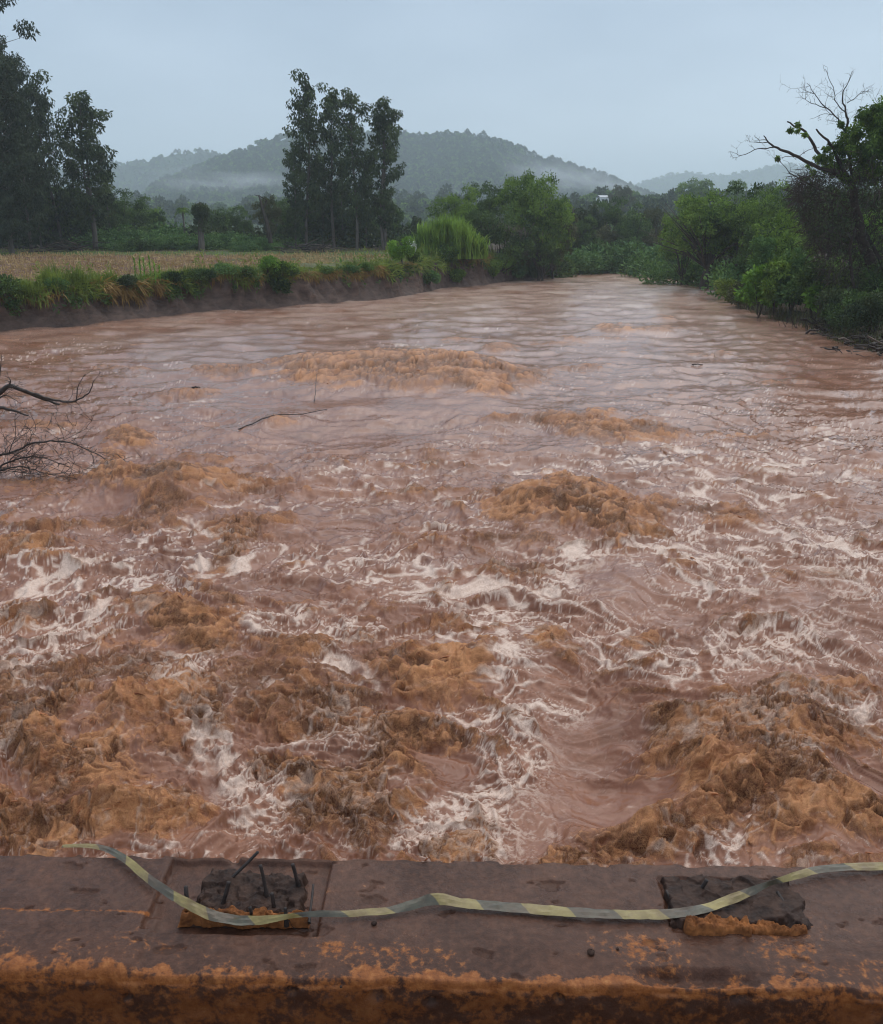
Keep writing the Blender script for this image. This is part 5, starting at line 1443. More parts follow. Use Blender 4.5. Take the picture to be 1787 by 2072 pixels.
for (px, inl, H, W, mt, zz, lb) in [(1000, -.2, 2.2, 1.5, 'leaf_mid', .5, 'green shrub spilling to the water right of the tall grass'), (1040, -.3, 2.2, 1.6, 'leaf_bush', .3, 'grey-green shrub trailing into the water before the bank end'), (1075, -.3, 2.0, 1.6, 'leaf_dark', .2, 'dark shrub trailing into the water under the drooping shrub'),
                                  (1108, .2, 1.9, 1.3, 'leaf_mid', .2, 'last low shrub at the very tip of the left bank'), (925, -.4, 1.5, 1.1, 'leaf_mid', .4, 'leafy shrub hanging to the waterline below the tall grass'), (870, -.2, 1.3, 1.0, 'leaf_bush', .7, 'leafy shrub on the bank face left below the tall grass')]:
    put_bush('bush', lb, px, bank_water(px, .25), H, W, int(px)*2, mt, .2, 3600, -.2, group=GB, z=zz, lobes=16)

def build_tall_grass():
    rng = np.random.RandomState(23)
    D = bank_depth(915, 2.0); x = ond(915, 540, D).x; gz = float(land_z(x, D))
    root = link('tall_grass', None, loc=(x, D, gz-.05))
    tag(root, 'big clump of tall bright green elephant grass on the left bank', 'grass')
    s, s2 = Soup(), Soup()
    for k in range(85):
        a, r = rng.uniform(0, 6.28), rng.rand()**.6
        x0, y0 = math.cos(a)*r*3.5, math.sin(a)*r*2.3
        h = rng.uniform(.62, 1.06)*4.9*(1-.50*(x0+.6)**2/13)
        n = 26
        P = np.stack([x0+rng.normal(0, .12, n), y0+rng.normal(0, .12, n), 0*np.ones(n)], 1)
        s.blades(P, h*rng.uniform(.7, 1.08, n), rng.uniform(.03, .32, n), .14, rng, 4)
        m_ = 42
        P = np.stack([x0+rng.normal(0, .2, m_), y0+rng.normal(0, .2, m_), h*rng.uniform(.05, .72, m_)], 1)
        s2.blades(P, rng.uniform(.8, 1.9, m_), rng.uniform(.35, 1.2, m_), .12, rng, 4)
    link('stalks', s.mesh('stalks', M['reed']), root)
    link('blades', s2.mesh('blades', M['reed']), root)

build_tall_grass()

def build_grey_stems():
    rng = np.random.RandomState(29)
    D = bank_depth(1030, 1.0); x = ond(1020, 540, D).x; gz = float(land_z(x, D))
    s = Soup(); n = 900
    P = np.stack([rng.normal(0, 1.6, n), rng.normal(0, 1.0, n), rng.uniform(2.0, 3.3, n)], 1)
    P[:, 2] -= .25*np.abs(P[:, 0])
    s.blades(P, rng.uniform(.4, .9, n), rng.uniform(.3, 1.3, n), .045, rng, 3)
    link('dry_stems', s.mesh('dry_stems', M['grey_stem']), kind='stuff', loc=(x, D, gz), label='grey withered stems on top of the shrubs near the bank end', cat='stems')
    s = Soup()
    p0, p1 = ond(1062, 478, D+1), ond(1095, 430, D+1)
    s.tube([p0 - Vector((.4, 0, 1.6)), p0, p0.lerp(p1, .6)+Vector((.05, 0, 0)), p1], [.07, .06, .05, .03], 6)
    link('dead_branch', s.mesh('dead_branch', M['drift_wood']), label='pale bare branch poking up out of the grey shrubs', cat='branch')
    s = Soup(); rr = np.random.RandomState(2)
    q = onz(1124, 562); branch_tree(s, rr, np.array([q.x, q.y, -.3]), np.array([.2, 0, 1.0]), 1.6, .05, 3, .2)
    link('dead_branch', s.mesh('dead_branch', M['drift_wood']), label='small bare forked branch standing in water at the tip of the left bank', cat='branch')

build_grey_stems()

# ------------------------------------------------------------------ stubble field
def build_stubble():
    rng = np.random.RandomState(37)
    n = 17000
    X = rng.uniform(-78, 2, n)
    Y = 52 + np.round(rng.uniform(0, 50, n)/.85)*.85 + rng.normal(0, .10, n) + X*.05
    edge = seg_dist(X.astype(np.float32), Y.astype(np.float32), LEFT_A)
    inn = inside(X, Y, RIVER_A)
    ok = (~inn) & (edge > 3.3) & (Y < 104) & (fbm(X/8, Y/4, 3, 41) > -.28) & (np.abs(X) < Y*.62+6)
    X, Y = X[ok], Y[ok]; n = len(X)
    Z = land_z(X, Y)-.03
    P = np.stack([X, Y, Z], 1)
    s = Soup()
    H = rng.uniform(.15, .55, n)
    top = P + np.stack([rng.normal(0, .10, n), rng.normal(0, .10, n), H], 1)
    w = .028
    V = []
    for k in range(3):
        o = np.array([math.cos(k*2.094)*w, math.sin(k*2.094)*w, 0])
        V += [P+o, top+o*.8]
    V = np.stack(V, 1)
    f = np.array([[0, 2, 3, 1], [2, 4, 5, 3], [4, 0, 1, 5]])
    s.add(V.reshape(-1, 3), ((np.arange(n)*6)[:, None, None]+f[None]).reshape(-1, 4))
    k = rng.choice(n, 9000)
    Q = P[k] + np.stack([rng.normal(0, .35, 9000), rng.normal(0, .3, 9000), rng.uniform(.03, .16, 9000)], 1)
    D = np.stack([rng.normal(0, 1, 9000), rng.normal(0, 1, 9000), rng.normal(0, .25, 9000)], 1)
    s.leaves(Q, rng.uniform(.25, .65, 9000), D, .16, rng)
    link('stubble', s.mesh('stubble', M['straw'], False), kind='stuff', label='rows of cut straw-coloured maize stubble on the field', cat='stubble')
    # green regrowth between the rows and the far grass strip
    s = Soup(); n = 9000
    X = rng.uniform(-78, 0, n); Y = np.where(rng.rand(n) < .45, rng.uniform(52, 104, n), rng.uniform(100, 120, n))
    edge = seg_dist(X.astype(np.float32), Y.astype(np.float32), LEFT_A); inn = inside(X, Y, RIVER_A)
    ok = (~inn) & (edge > 2.5) & ((perlin(X/6, Y/4, 43) > .05) | (Y > 100)) & (np.abs(X) < Y*.62+6)
    P = np.stack([X[ok], Y[ok], land_z(X[ok], Y[ok])-.02], 1); n = len(P)
    s.blades(P, rng.uniform(.12, .4, n), rng.uniform(.3, 1.2, n), .06, rng, 2)
    link('field_grass', s.mesh('field_grass', M['grass']), kind='stuff', label='patches of green regrowth among the stubble rows', cat='grass')

build_stubble()

def build_corn(px, top, D, seed, label, group='green maize plants'):
    rng = np.random.RandomState(seed)
    x = ond(px, 540, D).x; gz = float(land_z(x, D))
    H = ond(px, top, D).z - gz
    root = link('maize_plant', None, loc=(x, D, gz-.03)); tag(root, label, 'maize', group)
    s = Soup(); s.tube([(0, 0, 0), (.03, 0, H*.5), (.05, .02, H)], [.03, .026, .012], 5)
    link('stalk', s.mesh('stalk', M['leaf_bright']), root)
    s = Soup(); n = 14
    z = np.linspace(.15, .95, n)*H
    s.blades(np.stack([0*z, 0*z, z], 1), rng.uniform(.45, .8, n), rng.uniform(.9, 1.6, n), .09, rng, 4)
    link('leaves', s.mesh('leaves', M['leaf_bright']), root)

for i, (px, top, D, lb) in enumerate([(272, 520, 63, 'green maize stalk, first from the left of the pair of clumps'), (283, 516, 64, 'tall green maize stalk in the left clump'), (291, 523, 62.5, 'shorter green maize stalk in the left clump'),
                                  (303, 519, 63.5, 'tallest green maize stalk of the right clump'), (312, 530, 62, 'leafy green maize stalk leaning in the right clump'), (322, 537, 62.5, 'short green maize stalk at the right of the right clump'),
                                  (730, 520, 82, 'single green maize stalk left of the yellow-green bush'), (690, 525, 80, 'low green maize stalk above the tan thatch')]):
    build_corn(px, top, D, 100+i, lb)

# ------------------------------------------------------------------ brush piles at the far edge of the field
def brush_pile(label, px0, px1, D, h, seed, n=34):
    rng = np.random.RandomState(seed)
    a, b = ond(px0, 500, D), ond(px1, 500, D)
    cx, wd = (a.x+b.x)/2, (b.x-a.x)/2
    gz = ground_z(cx, D)
    root = link('brush_pile', None, loc=(cx, D, gz)); tag(root, label, 'brush pile')
    for k in range(n):
        x0 = rng.uniform(-.9, .7)*wd; L_ = rng.uniform(.35, .9)*wd; y0 = rng.normal(0, .8)
        z0 = rng.uniform(0, h)*(1-(x0/wd)**2*.6)
        sl = rng.normal(0, .16); sg = rng.choice([-1, 1])
        s = Soup()
        pts = [np.array([x0+sg*L_*t*.8, y0+rng.normal(0, .1), max(.03, z0+sl*L_*t+.10*math.sin(t*4+k))]) for t in np.linspace(0, 1, 6)]
        r = rng.uniform(.03, .09) if k > 4 else rng.uniform(.10, .17)
        s.tube(pts, np.linspace(r, r*.35, 6), 6)
        link('branch', s.mesh('branch', M['drift_wood'] if k % 6 == 0 else M['wet_wood']), root)

brush_pile('long pile of dead logs and branches under the left gums', 62, 205, 109, 1.3, 51, 46)
brush_pile('heap of dead branches left of the foot of the central gums', 560, 700, 108, 1.1, 52, 40)

def build_undergrowth():
    rng = np.random.RandomState(57); s = Soup(); n = 26000
    X = rng.uniform(-82, 4, n); Y = rng.uniform(121, 146, n)
    top = 1.0+1.9*np.clip(perlin(X/4, Y/4, 23)+.5, 0, 1.3)
    Z = land_z(X, Y)+top*rng.rand(n)**.6
    s.leaves(np.stack([X, Y, Z], 1), rng.uniform(.3, .7, n), unit(rng.normal(0, .6, (n, 3))+np.array([0, -.2, .5])), .6, rng)
    link('undergrowth', s.mesh('undergrowth', M['leaf_vine']), kind='stuff', label='dark tangled undergrowth beneath the trees beyond the field', cat='undergrowth')
build_undergrowth()

# ivy-capped stump and split tree limb behind the field
def build_stump():
    D = 113; x = ond(408, 480, D).x; gz = ground_z(x, D); H = ond(408, 406, D).z-gz
    root = link('tree_stump', None, loc=(x, D, gz)); tag(root, 'dead trunk capped with a dark mop of ivy right of the palm', 'tree')
    s = Soup(); s.tube([(-.1, 0, -.3), (-.05, 0, H*.4), (.1, 0, H*.7), (.1, 0, H*.95)], [.42, .34, .30, .2], 8)
    link('trunk', s.mesh('trunk', M['bark_pale']), root)
    rng = np.random.RandomState(3); s = Soup(); n = 2600
    u = unit(rng.normal(size=(n, 3))); P = u*np.array([1.0, .9, .8])*rng.uniform(.6, 1.05, (n, 1)) + np.array([.1, 0, H*.82])
    low = rng.rand(n) < .35; P[low, 2] -= rng.rand(low.sum())*H*.35; P[low, :2] *= .8
    s.leaves(P, rng.uniform(.2, .34, n), unit(u*.5+np.array([0, 0, -.8])+rng.normal(0, .4, (n, 3))), .5, rng)
    link('crown', s.mesh('crown', M['leaf_vine']), root)
    D = 114; s = Soup()
    p = [ond(a, b, D) for a, b in ((548, 492), (540, 450), (532, 425), (524, 395))]
    s.tube(p, [.30, .24, .17, .10], 7)
    p2 = [ond(a, b, D) for a, b in ((532, 425), (540, 405), (528, 398), (515, 394))]
    s2 = Soup(); s2.tube(p2, [.12, .09, .06, .03], 5)
    r = link('snapped_tree', None); tag(r, 'snapped dark trunk rising beside the olive tree left of the central gums', 'tree')
    link('trunk', s.mesh('trunk', M['bark']), r); link('limb', s2.mesh('limb', M['bark']), r)

build_stump()

def build_cow():
    me = bpy.data.meshes.new('cow')
    V = [(0, 0, 1.15), (0, .55, 1.18), (0, .95, 1.22), (0, 1.3, 1.42), (0, 1.55, 1.38), (0, 1.78, 1.22), (0, -.5, 1.18), (0, -.75, 1.12),
         (.2, .62, .8), (.21, .62, .42), (.21, .64, .0), (-.2, .62, .8), (-.21, .62, .42), (-.21, .64, .0),
         (.22, -.55, .8), (.23, -.66, .45), (.23, -.58, .0), (-.22, -.55, .8), (-.23, -.66, .45), (-.23, -.58, .0), (0, -.86, .95), (0, -.86, .45), (.2, 1.5, 1.44), (-.2, 1.5, 1.44)]
    Ed = [(0, 1), (1, 2), (2, 3), (3, 4), (4, 5), (0, 6), (6, 7), (1, 8), (8, 9), (9, 10), (1, 11), (11, 12), (12, 13), (6, 14), (14, 15), (15, 16), (6, 17), (17, 18), (18, 19), (7, 20), (20, 21), (4, 22), (4, 23)]
    Rd = [.36, .34, .26, .17, .15, .10, .34, .22, .13, .07, .06, .13, .07, .06, .15, .08, .06, .15, .08, .06, .04, .03, .05, .05]
    me.from_pydata(V, Ed, [])
    D = 106; p = ond(833, 500, D)
    o = link('cow', me, loc=(p.x, D, ground_z(p.x, D)))
    o.rotation_euler = (0, 0, .5)
    me.materials.append(rough_mat('white_hide', (0.62, 0.60, 0.56), (0.78, 0.76, 0.72), 2.0, 0.8, 0.0))
    o.modifiers.new('skin', 'SKIN'); me.skin_vertices[0].data[0].use_root = True
    for k, r in enumerate(Rd): me.skin_vertices[0].data[k].radius = (r, r)
    o.modifiers.new('sub', 'SUBSURF').levels = 1
    tag(o, 'white cow seen from behind left of the tall grass', 'cow')
build_cow()

# ------------------------------------------------------------------ right bank
def zA(X, Y): return ((1800+X/4.38)/1.2356, (150+Y/4.38)/1.2356)
def zB(X, Y): return ((1800+X/4.38)/1.2356, (500+Y/4.38)/1.2356)

def build_tangle():
    D0 = 55.0
    base = ond(*zB(1760, 950), D0)
    root = link('dead_tree', None); tag(root, 'large half-dead tree with bare limbs tangled in brown creepers at the right edge', 'tree')
    rng = np.random.RandomState(61)
    def P3(pts, d0, d1, f=zA):
        return [np.array(ond(*f(*p), D0 + d0 + (d1-d0)*i/(len(pts)-1))) for i, p in enumerate(pts)]
    def limb(name, pts, r0, r1, d0=0, d1=0, f=zA, twigs=0, tl=.8, n=7):
        q = np.array(P3(pts, d0, d1, f))
        s_ = np.linspace(0, len(q)-1, len(q)*3-2)
        qq = np.stack([np.interp(s_, np.arange(len(q)), q[:, k]) for k in range(3)], 1) + rng.normal(0, .02, (len(s_), 3))
        k_ = .55 if name == 'limb' else .8
        s = Soup(); s.tube(qq, np.linspace(r0, r1, len(qq))*k_, n)
        for k in range(twigs):
            i = rng.randint(1, len(qq)); t = unit(qq[i]-qq[i-1])
            branch_tree(s, rng, qq[i], unit(t+rng.normal(0, .8, 3)+np.array([0, 0, .3])), tl*rng.uniform(.5, 1.3), max(r1*.5, .012), 2, .25, kids=(2, 4))
        return link(name, s.mesh(name, M['twig']), root)
    limb('trunk', [(1800, 1150), (1740, 880), (1620, 600), (1540, 400), (1520, 200), (1480, 60), (1450, -150)], .45, .26, f=zB, n=9)
    limb('trunk', [(1850, 1000), (1780, 700), (1680, 520), (1580, 330), (1540, 200)], .16, .12, 1.2, .3, f=zB)
    limb('trunk', [(1500, 1100), (1440, 800), (1420, 560), (1480, 300)], .12, .10, -1.2, -.2, f=zB)
    limb('limb', [(1440, 1380), (1330, 1240), (1090, 1190), (860, 1060), (700, 990), (590, 950), (540, 900), (480, 830)], .24, .05, 0, -1.5, twigs=5, tl=.7)
    limb('limb', [(590, 955), (480, 965), (380, 980), (240, 1050), (180, 1030)], .06, .02, -1.2, -1.8, twigs=5, tl=.5)
    limb('limb', [(540, 905), (440, 905), (330, 900)], .05, .02, -1.4, -1.7, twigs=4, tl=.5)
    limb('limb', [(860, 1060), (760, 1055), (650, 1075), (640, 1110)], .035, .02, -1, -1.3, twigs=1, tl=.3)
    limb('limb', [(1440, 1380), (1180, 1180), (1090, 1040), (1000, 880), (940, 780), (820, 720), (740, 670)], .22, .07, 0, 1.0, twigs=4, tl=.4)
    limb('limb', [(1450, 1350), (1340, 1180), (1230, 950), (1180, 880), (1050, 760)], .24, .08, .2, -.6, twigs=1, tl=.5)
    limb('limb', [(1450, 1300), (1420, 1000), (1380, 780), (1400, 650), (1380, 580), (1350, 480), (1345, 350), (1400, 260), (1440, 130)], .17, .025, .5, 1.2, twigs=8, tl=.9)
    limb('limb', [(1385, 590), (1320, 520), (1260, 440), (1240, 300), (1170, 130), (1130, 70)], .06, .015, 1, 1.2, twigs=7, tl=.7)
    limb('limb', [(1400, 470), (1500, 400), (1555, 340)], .045, .015, 1.1, 1.4, twigs=6, tl=.6)
    limb('limb', [(1400, 820), (1360, 760), (1300, 650), (1160, 520), (1040, 370), (950, 250)], .10, .02, .5, .2, twigs=8, tl=.8)
    limb('limb', [(1160, 520), (1000, 470), (900, 420)], .045, .015, .3, .2, twigs=5, tl=.6)
    limb('limb', [(1040, 380), (950, 340), (890, 300)], .035, .012, .3, .2, twigs=3, tl=.5)
    limb('limb', [(1250, 600), (1150, 580), (980, 650)], .035, .012, .4, .2, twigs=3, tl=.5)
    limb('limb', [(1480, 1250), (1620, 1050), (1740, 830), (1790, 560), (1830, 300)], .16, .04, .5, 1.5, twigs=6, tl=.8)
    limb('limb', [(1320, 1500), (1000, 1380), (760, 1240), (640, 1060)], .08, .02, -1, -2, twigs=6, tl=.8)
    # creepers: leaf tufts
    s = Soup()
    for (x, y, r, n, g) in [(1500, 830, 170, 1500, 0), (1400, 960, 150, 1100, 0), (1320, 860, 90, 500, 0), (1700, 650, 150, 2000, 1), (1780, 700, 160, 2000, 1), (1880, 560, 150, 1600, 1), (1640, 860, 150, 1400, 0), (1760, 940, 170, 1500, 0), (1150, 1020, 90, 500, 0), (1100, 1130, 100, 500, 0), (1600, 1000, 170, 1200, 0), (1350, 690, 50, 250, 0),
                            (1720, 1150, 170, 1200, 0), (820, 730, 55, 260, 0), (760, 770, 30, 120, 0), (940, 790, 40, 150, 0), (640, 1080, 18, 60, 0), (1250, 1150, 120, 600, 0), (1450, 1180, 150, 800, 0), (1830, 600, 160, 900, 1), (1850, 900, 200, 1200, 0), (1560, 640, 60, 300, 0)]:
        c = np.array(ond(*zA(x, y), D0+rng.uniform(-.6, .8))); R_ = r/4.38/1.2356*D0/FPX
        for sub in range(max(2, n//70)):
            cc = c + rng.normal(0, .5, 3)*R_; m_ = 70; u = unit(rng.normal(size=(m_, 3)))
            P = cc + u*R_*.30*rng.uniform(.4, 1, (m_, 1))
            s.leaves(P, rng.uniform(.12, .24, m_), unit(u*.5+np.array([0, 0, -.6])+rng.normal(0, .5, (m_, 3))), .42, rng)
    link('crown', s.mesh('crown', M['leaf_mid']), root)
    # brown creeper strands in curtains
    s = Soup(); n = 5200
    q = rng.rand(n, 2)
    X_ = 820 + q[:, 0]*1150; top = np.interp(X_, [820, 900, 1080, 1300, 1500, 1800], [1330, 1170, 1200, 1130, 980, 1020])
    Y_ = top + q[:, 1]**1.1*(np.interp(X_, [820, 1000, 1300, 1800], [1500, 2050, 2550, 2500])-top)
    P = np.array([ond(*zA(a, b), D0+dd) for a, b, dd in zip(X_, Y_, rng.normal(-.3, .9, n))])
    Dv = np.stack([rng.normal(-.25, .6, n), rng.normal(0, .6, n), rng.uniform(-1.4, .35, n)], 1)
    s.leaves(P, rng.uniform(.4, 1.3, n), Dv, .035, rng, .05)
    link('creeper', s.mesh('creeper', M['twig']), root)
    s = Soup(); n = 5000
    X_ = 860 + rng.rand(n)*1100; top = np.interp(X_, [820, 900, 1080, 1300, 1500, 1800], [1400, 1270, 1250, 1180, 1080, 1100])
    Y_ = top + rng.rand(n)*(np.interp(X_, [820, 1000, 1300, 1800], [1500, 2000, 2500, 2500])-top)
    kk = perlin(X_/140, Y_/140, 71) > -.1
    X_, Y_ = X_[kk], Y_[kk]; n = len(X_)
    P = np.array([ond(*zA(a, b), D0+dd) for a, b, dd in zip(X_, Y_, rng.normal(.3, .9, n))])
    s.leaves(P, rng.uniform(.12, .26, n), unit(np.stack([rng.normal(0, .5, n), rng.normal(0, .5, n), -np.ones(n)*.6], 1)), .45, rng)
    link('creeper', s.mesh('creeper', M['leaf_vine']), root)

build_tangle()

GR = 'shrubs along the right bank'
for (X_, Y_, D, H, W, mat, leaf, n, lb) in [
    (470, 1180, 62, 3.6, 1.5, 'leaf_bright', .26, 3600, 'bright green shrub leaning over the water at the right bank'), (640, 1160, 61, 4.6, 1.9, 'leaf_mid', .24, 5000, 'tall mid-green shrub right of the bright shrub'),
    (820, 1180, 60, 4.4, 2.0, 'leaf_bush', .22, 5000, 'dull green shrub below the hanging brown twigs'), (1050, 1180, 58.5, 4.0, 2.0, 'leaf_dark', .22, 4600, 'dark shrub beneath the tangle right of the dull green shrub'),
    (1040, 1150, 57.5, 2.2, .6, 'leaf_bright', .38, 300, 'small bright broad-leafed plant in the shade of the dark shrub'), (1290, 1190, 57, 3.4, 2.0, 'leaf_mid', .20, 4200, 'green shrub left of the leaning trunk'),
    (1560, 1190, 58, 4.4, 2.2, 'leaf_bush', .20, 4200, 'green shrub behind the leaning trunk'), (1780, 1200, 54, 3.2, 2.2, 'leaf_dark', .18, 4200, 'dark shrub at the right edge below the leaning trunk'),
    (460, 960, 66, 5.2, 1.5, 'leaf_bush', .24, 4000, 'grey-green shrub behind and above the bright shrub'), (640, 800, 68, 6.6, 2.3, 'leaf_mid', .24, 4600, 'tall light shrub rising between the bright shrub and the tangle'),
    (150, 1010, 74, 2.2, 1.8, 'grass', .24, 2200, 'yellow-green waterside weeds left of the bright shrub'), (300, 1040, 69, 1.9, 1.5, 'leaf_olive', .22, 2200, 'olive weeds at the waterline left of the bright shrub'), (1650, 900, 61, 6.2, 2.6, 'leaf_bright', .2, 4600, 'sunny green shrub seen behind the leaning trunk'),
    (1250, 1280, 52, 2.4, 1.8, 'leaf_vine', .16, 3600, 'dark drooping shrub above the drift pile'), (1500, 1300, 49, 2.6, 1.8, 'leaf_dark', .16, 3600, 'shaded green shrub above the drift at the leaning trunk foot'), (1760, 1380, 46, 2.4, 1.8, 'leaf_vine', .15, 3600, 'dark shrub in the bottom corner of the right bank above the drift')]:
    px, py = zB(X_, Y_)
    put_bush('shrub', lb, px, D, H, W, int(X_+Y_*3), mat, leaf, n, .15, cat='shrub', group=GR, lobes=14)

def build_margin():
    """brown grass, drowned twigs and drift along the right waterline"""
    rng = np.random.RandomState(71)
    RP, RS = smooth_line(RIGHT_A[2:12], .2)
    n = 4200
    i = rng.randint(0, len(RP), n)
    t = np.gradient(RP, axis=0); t /= np.linalg.norm(t, axis=1)[:, None]
    N = np.stack([-t[:, 1], t[:, 0]], 1)
    if N[len(N)//2, 0] < 0: N = -N
    P2 = RP[i] + N[i]*rng.gamma(1.5, .9, n)[:, None] - N[i]*.5
    z = np.maximum(ground_fn(P2[:, 0].astype(np.float32), P2[:, 1].astype(np.float32)), -.05)
    s = Soup(); s.blades(np.stack([P2[:, 0], P2[:, 1], z], 1), rng.uniform(.25, .95, n), rng.uniform(.2, 1.2, n), .045, rng)
    link('margin_grass', s.mesh('margin_grass', M['leaf_olive']), kind='stuff', label='brown flattened grass along the right waterline', cat='grass')
    for k, (X_, Y_, h, lb) in enumerate([(210, 1200, .9, 'bare twig clump standing in water left of the bright shrub'), (280, 1205, .7, 'small bare twig clump next to it nearer the bright shrub'), (430, 1330, .5, 'lone bent twig in open water below the bright shrub'),
                                         (700, 1370, .7, 'small drowned shrub in shallow water left of the larger one'), (840, 1410, 1.2, 'drowned bare shrub leaning with the current'), (960, 1430, 1.3, 'largest drowned bare shrub at the right shallows'), (1060, 1400, 1.0, 'drowned bare shrub against the drift pile'),
                                         (1490, 560+560, 1.0, 'bare twigs on the mud bank under the tangle')]):
        q = onz(*zB(X_, Y_)); s = Soup()
        for j in range(4):
            branch_tree(s, rng, np.array([q.x+rng.normal(0, .15), q.y+rng.normal(0, .1), -.15]), unit(np.array([-.5+rng.normal(0, .3), rng.normal(0, .3), 1.0])), h*rng.uniform(.5, .8), .022, 2, .18, kids=(2, 4))
        link('drowned_shrub', s.mesh('drowned_shrub', M['twig']), label=lb, cat='shrub', group='drowned shrubs in the right shallows')
    root = link('driftwood_pile', None, loc=(0, 0, 0)); tag(root, 'heap of dark flood drift and broken branches on the right bank', 'driftwood')
    for k in range(170):
        X_, Y_ = rng.uniform(980, 1950), 0
        Y_ = np.interp(X_, [980, 1400, 1950], [1290, 1430, 1620]) + rng.normal(0, 80)
        q = np.array(onz(*zB(X_, Y_), z=rng.uniform(.05, .55)))
        a = rng.normal(.1, .7); L_ = rng.gamma(2.2, .45)
        d = np.array([math.cos(a), math.sin(a), rng.normal(.05, .22)])
        s = Soup(); m_ = 5
        pts = [q + d*L_*t_ + rng.normal(0, .05, 3) for t_ in np.linspace(-.5, .5, m_)]
        for p_ in pts: p_[2] = max(p_[2], .03)
        r = rng.gamma(2, .016)+.012
        s.tube(pts, np.linspace(r, r*.4, m_), 5)
        link('branch', s.mesh('branch', M['drift_wood'] if k % 7 == 0 else M['wet_wood']), root)
    # bank mud under the drift
    for (x0, y0, x1, y1, r, lb) in [(1160, 1640, 1340, 1665, .05, 'dark waterlogged branch floating off the drift pile'), (1480, 1625, 1750, 1690, .06, 'long dark branch lying in the shallows at the right edge'), (1290, 1520, 1350, 1560, .06, 'pale curved stick on the edge of the drift pile'),
                                     (1390, 1670, 1460, 1680, .03, 'short dark stick in the water below the drift pile')]:
        a, b = np.array(onz(*zB(x0, y0))), np.array(onz(*zB(x1, y1)))
        s = Soup(); m_ = 8
        s.tube([a+(b-a)*t_+np.array([0, 0, .04+.05*math.sin(t_*5)]) + rng.normal(0, .03, 3) for t_ in np.linspace(0, 1, m_)], np.linspace(r, r*.4, m_), 6)
        link('drift_branch', s.mesh('drift_branch', M['drift_wood'] if x0 == 1290 else M['wet_wood']), label=lb, cat='branch', group='loose branches off the drift pile')

build_margin()

# ------------------------------------------------------------------ drowned branches at the left edge, floating sticks
def zC(X, Y): return (X/3.574/1.2356, (870+Y/3.574)/1.2356)
def build_left_branches():
    rng = np.random.RandomState(81)
    def bough(root, pts, D, r0, r1, twigs, tl, depth=2, up=0.0, gn=.2):
        q = np.array([np.array(ond(*zC(*p), D)) for p in pts])
        s_ = np.linspace(0, len(q)-1, len(q)*4-3)
        qq = np.stack([np.interp(s_, np.arange(len(q)), q[:, k]) for k in range(3)], 1)
        for k in range(3): qq[1:-1, k] = (qq[:-2, k]+qq[1:-1, k]*2+qq[2:, k])/4
        qq += rng.normal(0, .008, qq.shape)
        s = Soup(); s.tube(qq, np.linspace(r0, r1, len(qq)), 7)
        for k in range(twigs):
            i = rng.randint(len(qq)//5, len(qq)); t = unit(qq[i]-qq[i-1])
            branch_tree(s, rng, qq[i], unit(t*1.1+rng.normal(0, .55, 3)*np.array([1, .6, 1])), tl*rng.uniform(.5, 1.25), max(r1*.8, .006), depth, gn, kids=(2, 4), up=up)
        link('bough', s.mesh('bough', M['wet_wood']), root)
    r1 = link('fallen_tree', None); tag(r1, 'thick dark drowned bough reaching in from the left edge', 'branch')
    bough(r1, [(-420, 560), (-200, 470), (0, 400), (80, 330), (200, 380), (350, 440), (530, 510)], 27.5, .11, .035, 3, .5)
    bough(r1, [(200, 375), (330, 420), (450, 455), (610, 490), (720, 455), (800, 400), (840, 290)], 27.4, .05, .012, 4, .5)
    bough(r1, [(680, 485), (690, 350), (760, 230)], 27.4, .02, .008, 3, .5, 1)
    bough(r1, [(-420, 600), (-200, 530), (0, 530), (130, 560), (250, 605)], 27.0, .09, .02, 4, .4)
    bough(r1, [(-100, 520), (0, 440), (60, 420), (150, 470)], 27.8, .03, .01, 9, .4)
    bough(r1, [(-60, 420), (0, 250), (10, 60)], 28.2, .03, .008, 4, .4, 1)
    r2 = link('fallen_tree', None); tag(r2, 'fan of fine bare twigs hanging over the water at the left edge', 'branch')
    bough(r2, [(-380, 1120), (-150, 1020), (0, 960), (130, 930), (280, 850), (450, 830), (620, 840), (730, 890), (900, 960), (960, 1010)], 20.5, .035, .006, 26, .75)
    bough(r2, [(-380, 1160), (-150, 1100), (0, 1060), (100, 1010), (280, 960), (420, 990), (600, 1050)], 20.2, .032, .006, 22, .65)
    bough(r2, [(-300, 1180), (0, 1090), (200, 1050), (360, 1110), (500, 1140)], 20.0, .025, .005, 16, .6)
    bough(r2, [(-200, 1120), (0, 1095), (250, 1115), (420, 1135)], 20.1, .015, .005, 8, .5)
    bough(r2, [(80, 940), (140, 780), (135, 650)], 20.4, .012, .004, 4, .5, 1)

build_left_branches()

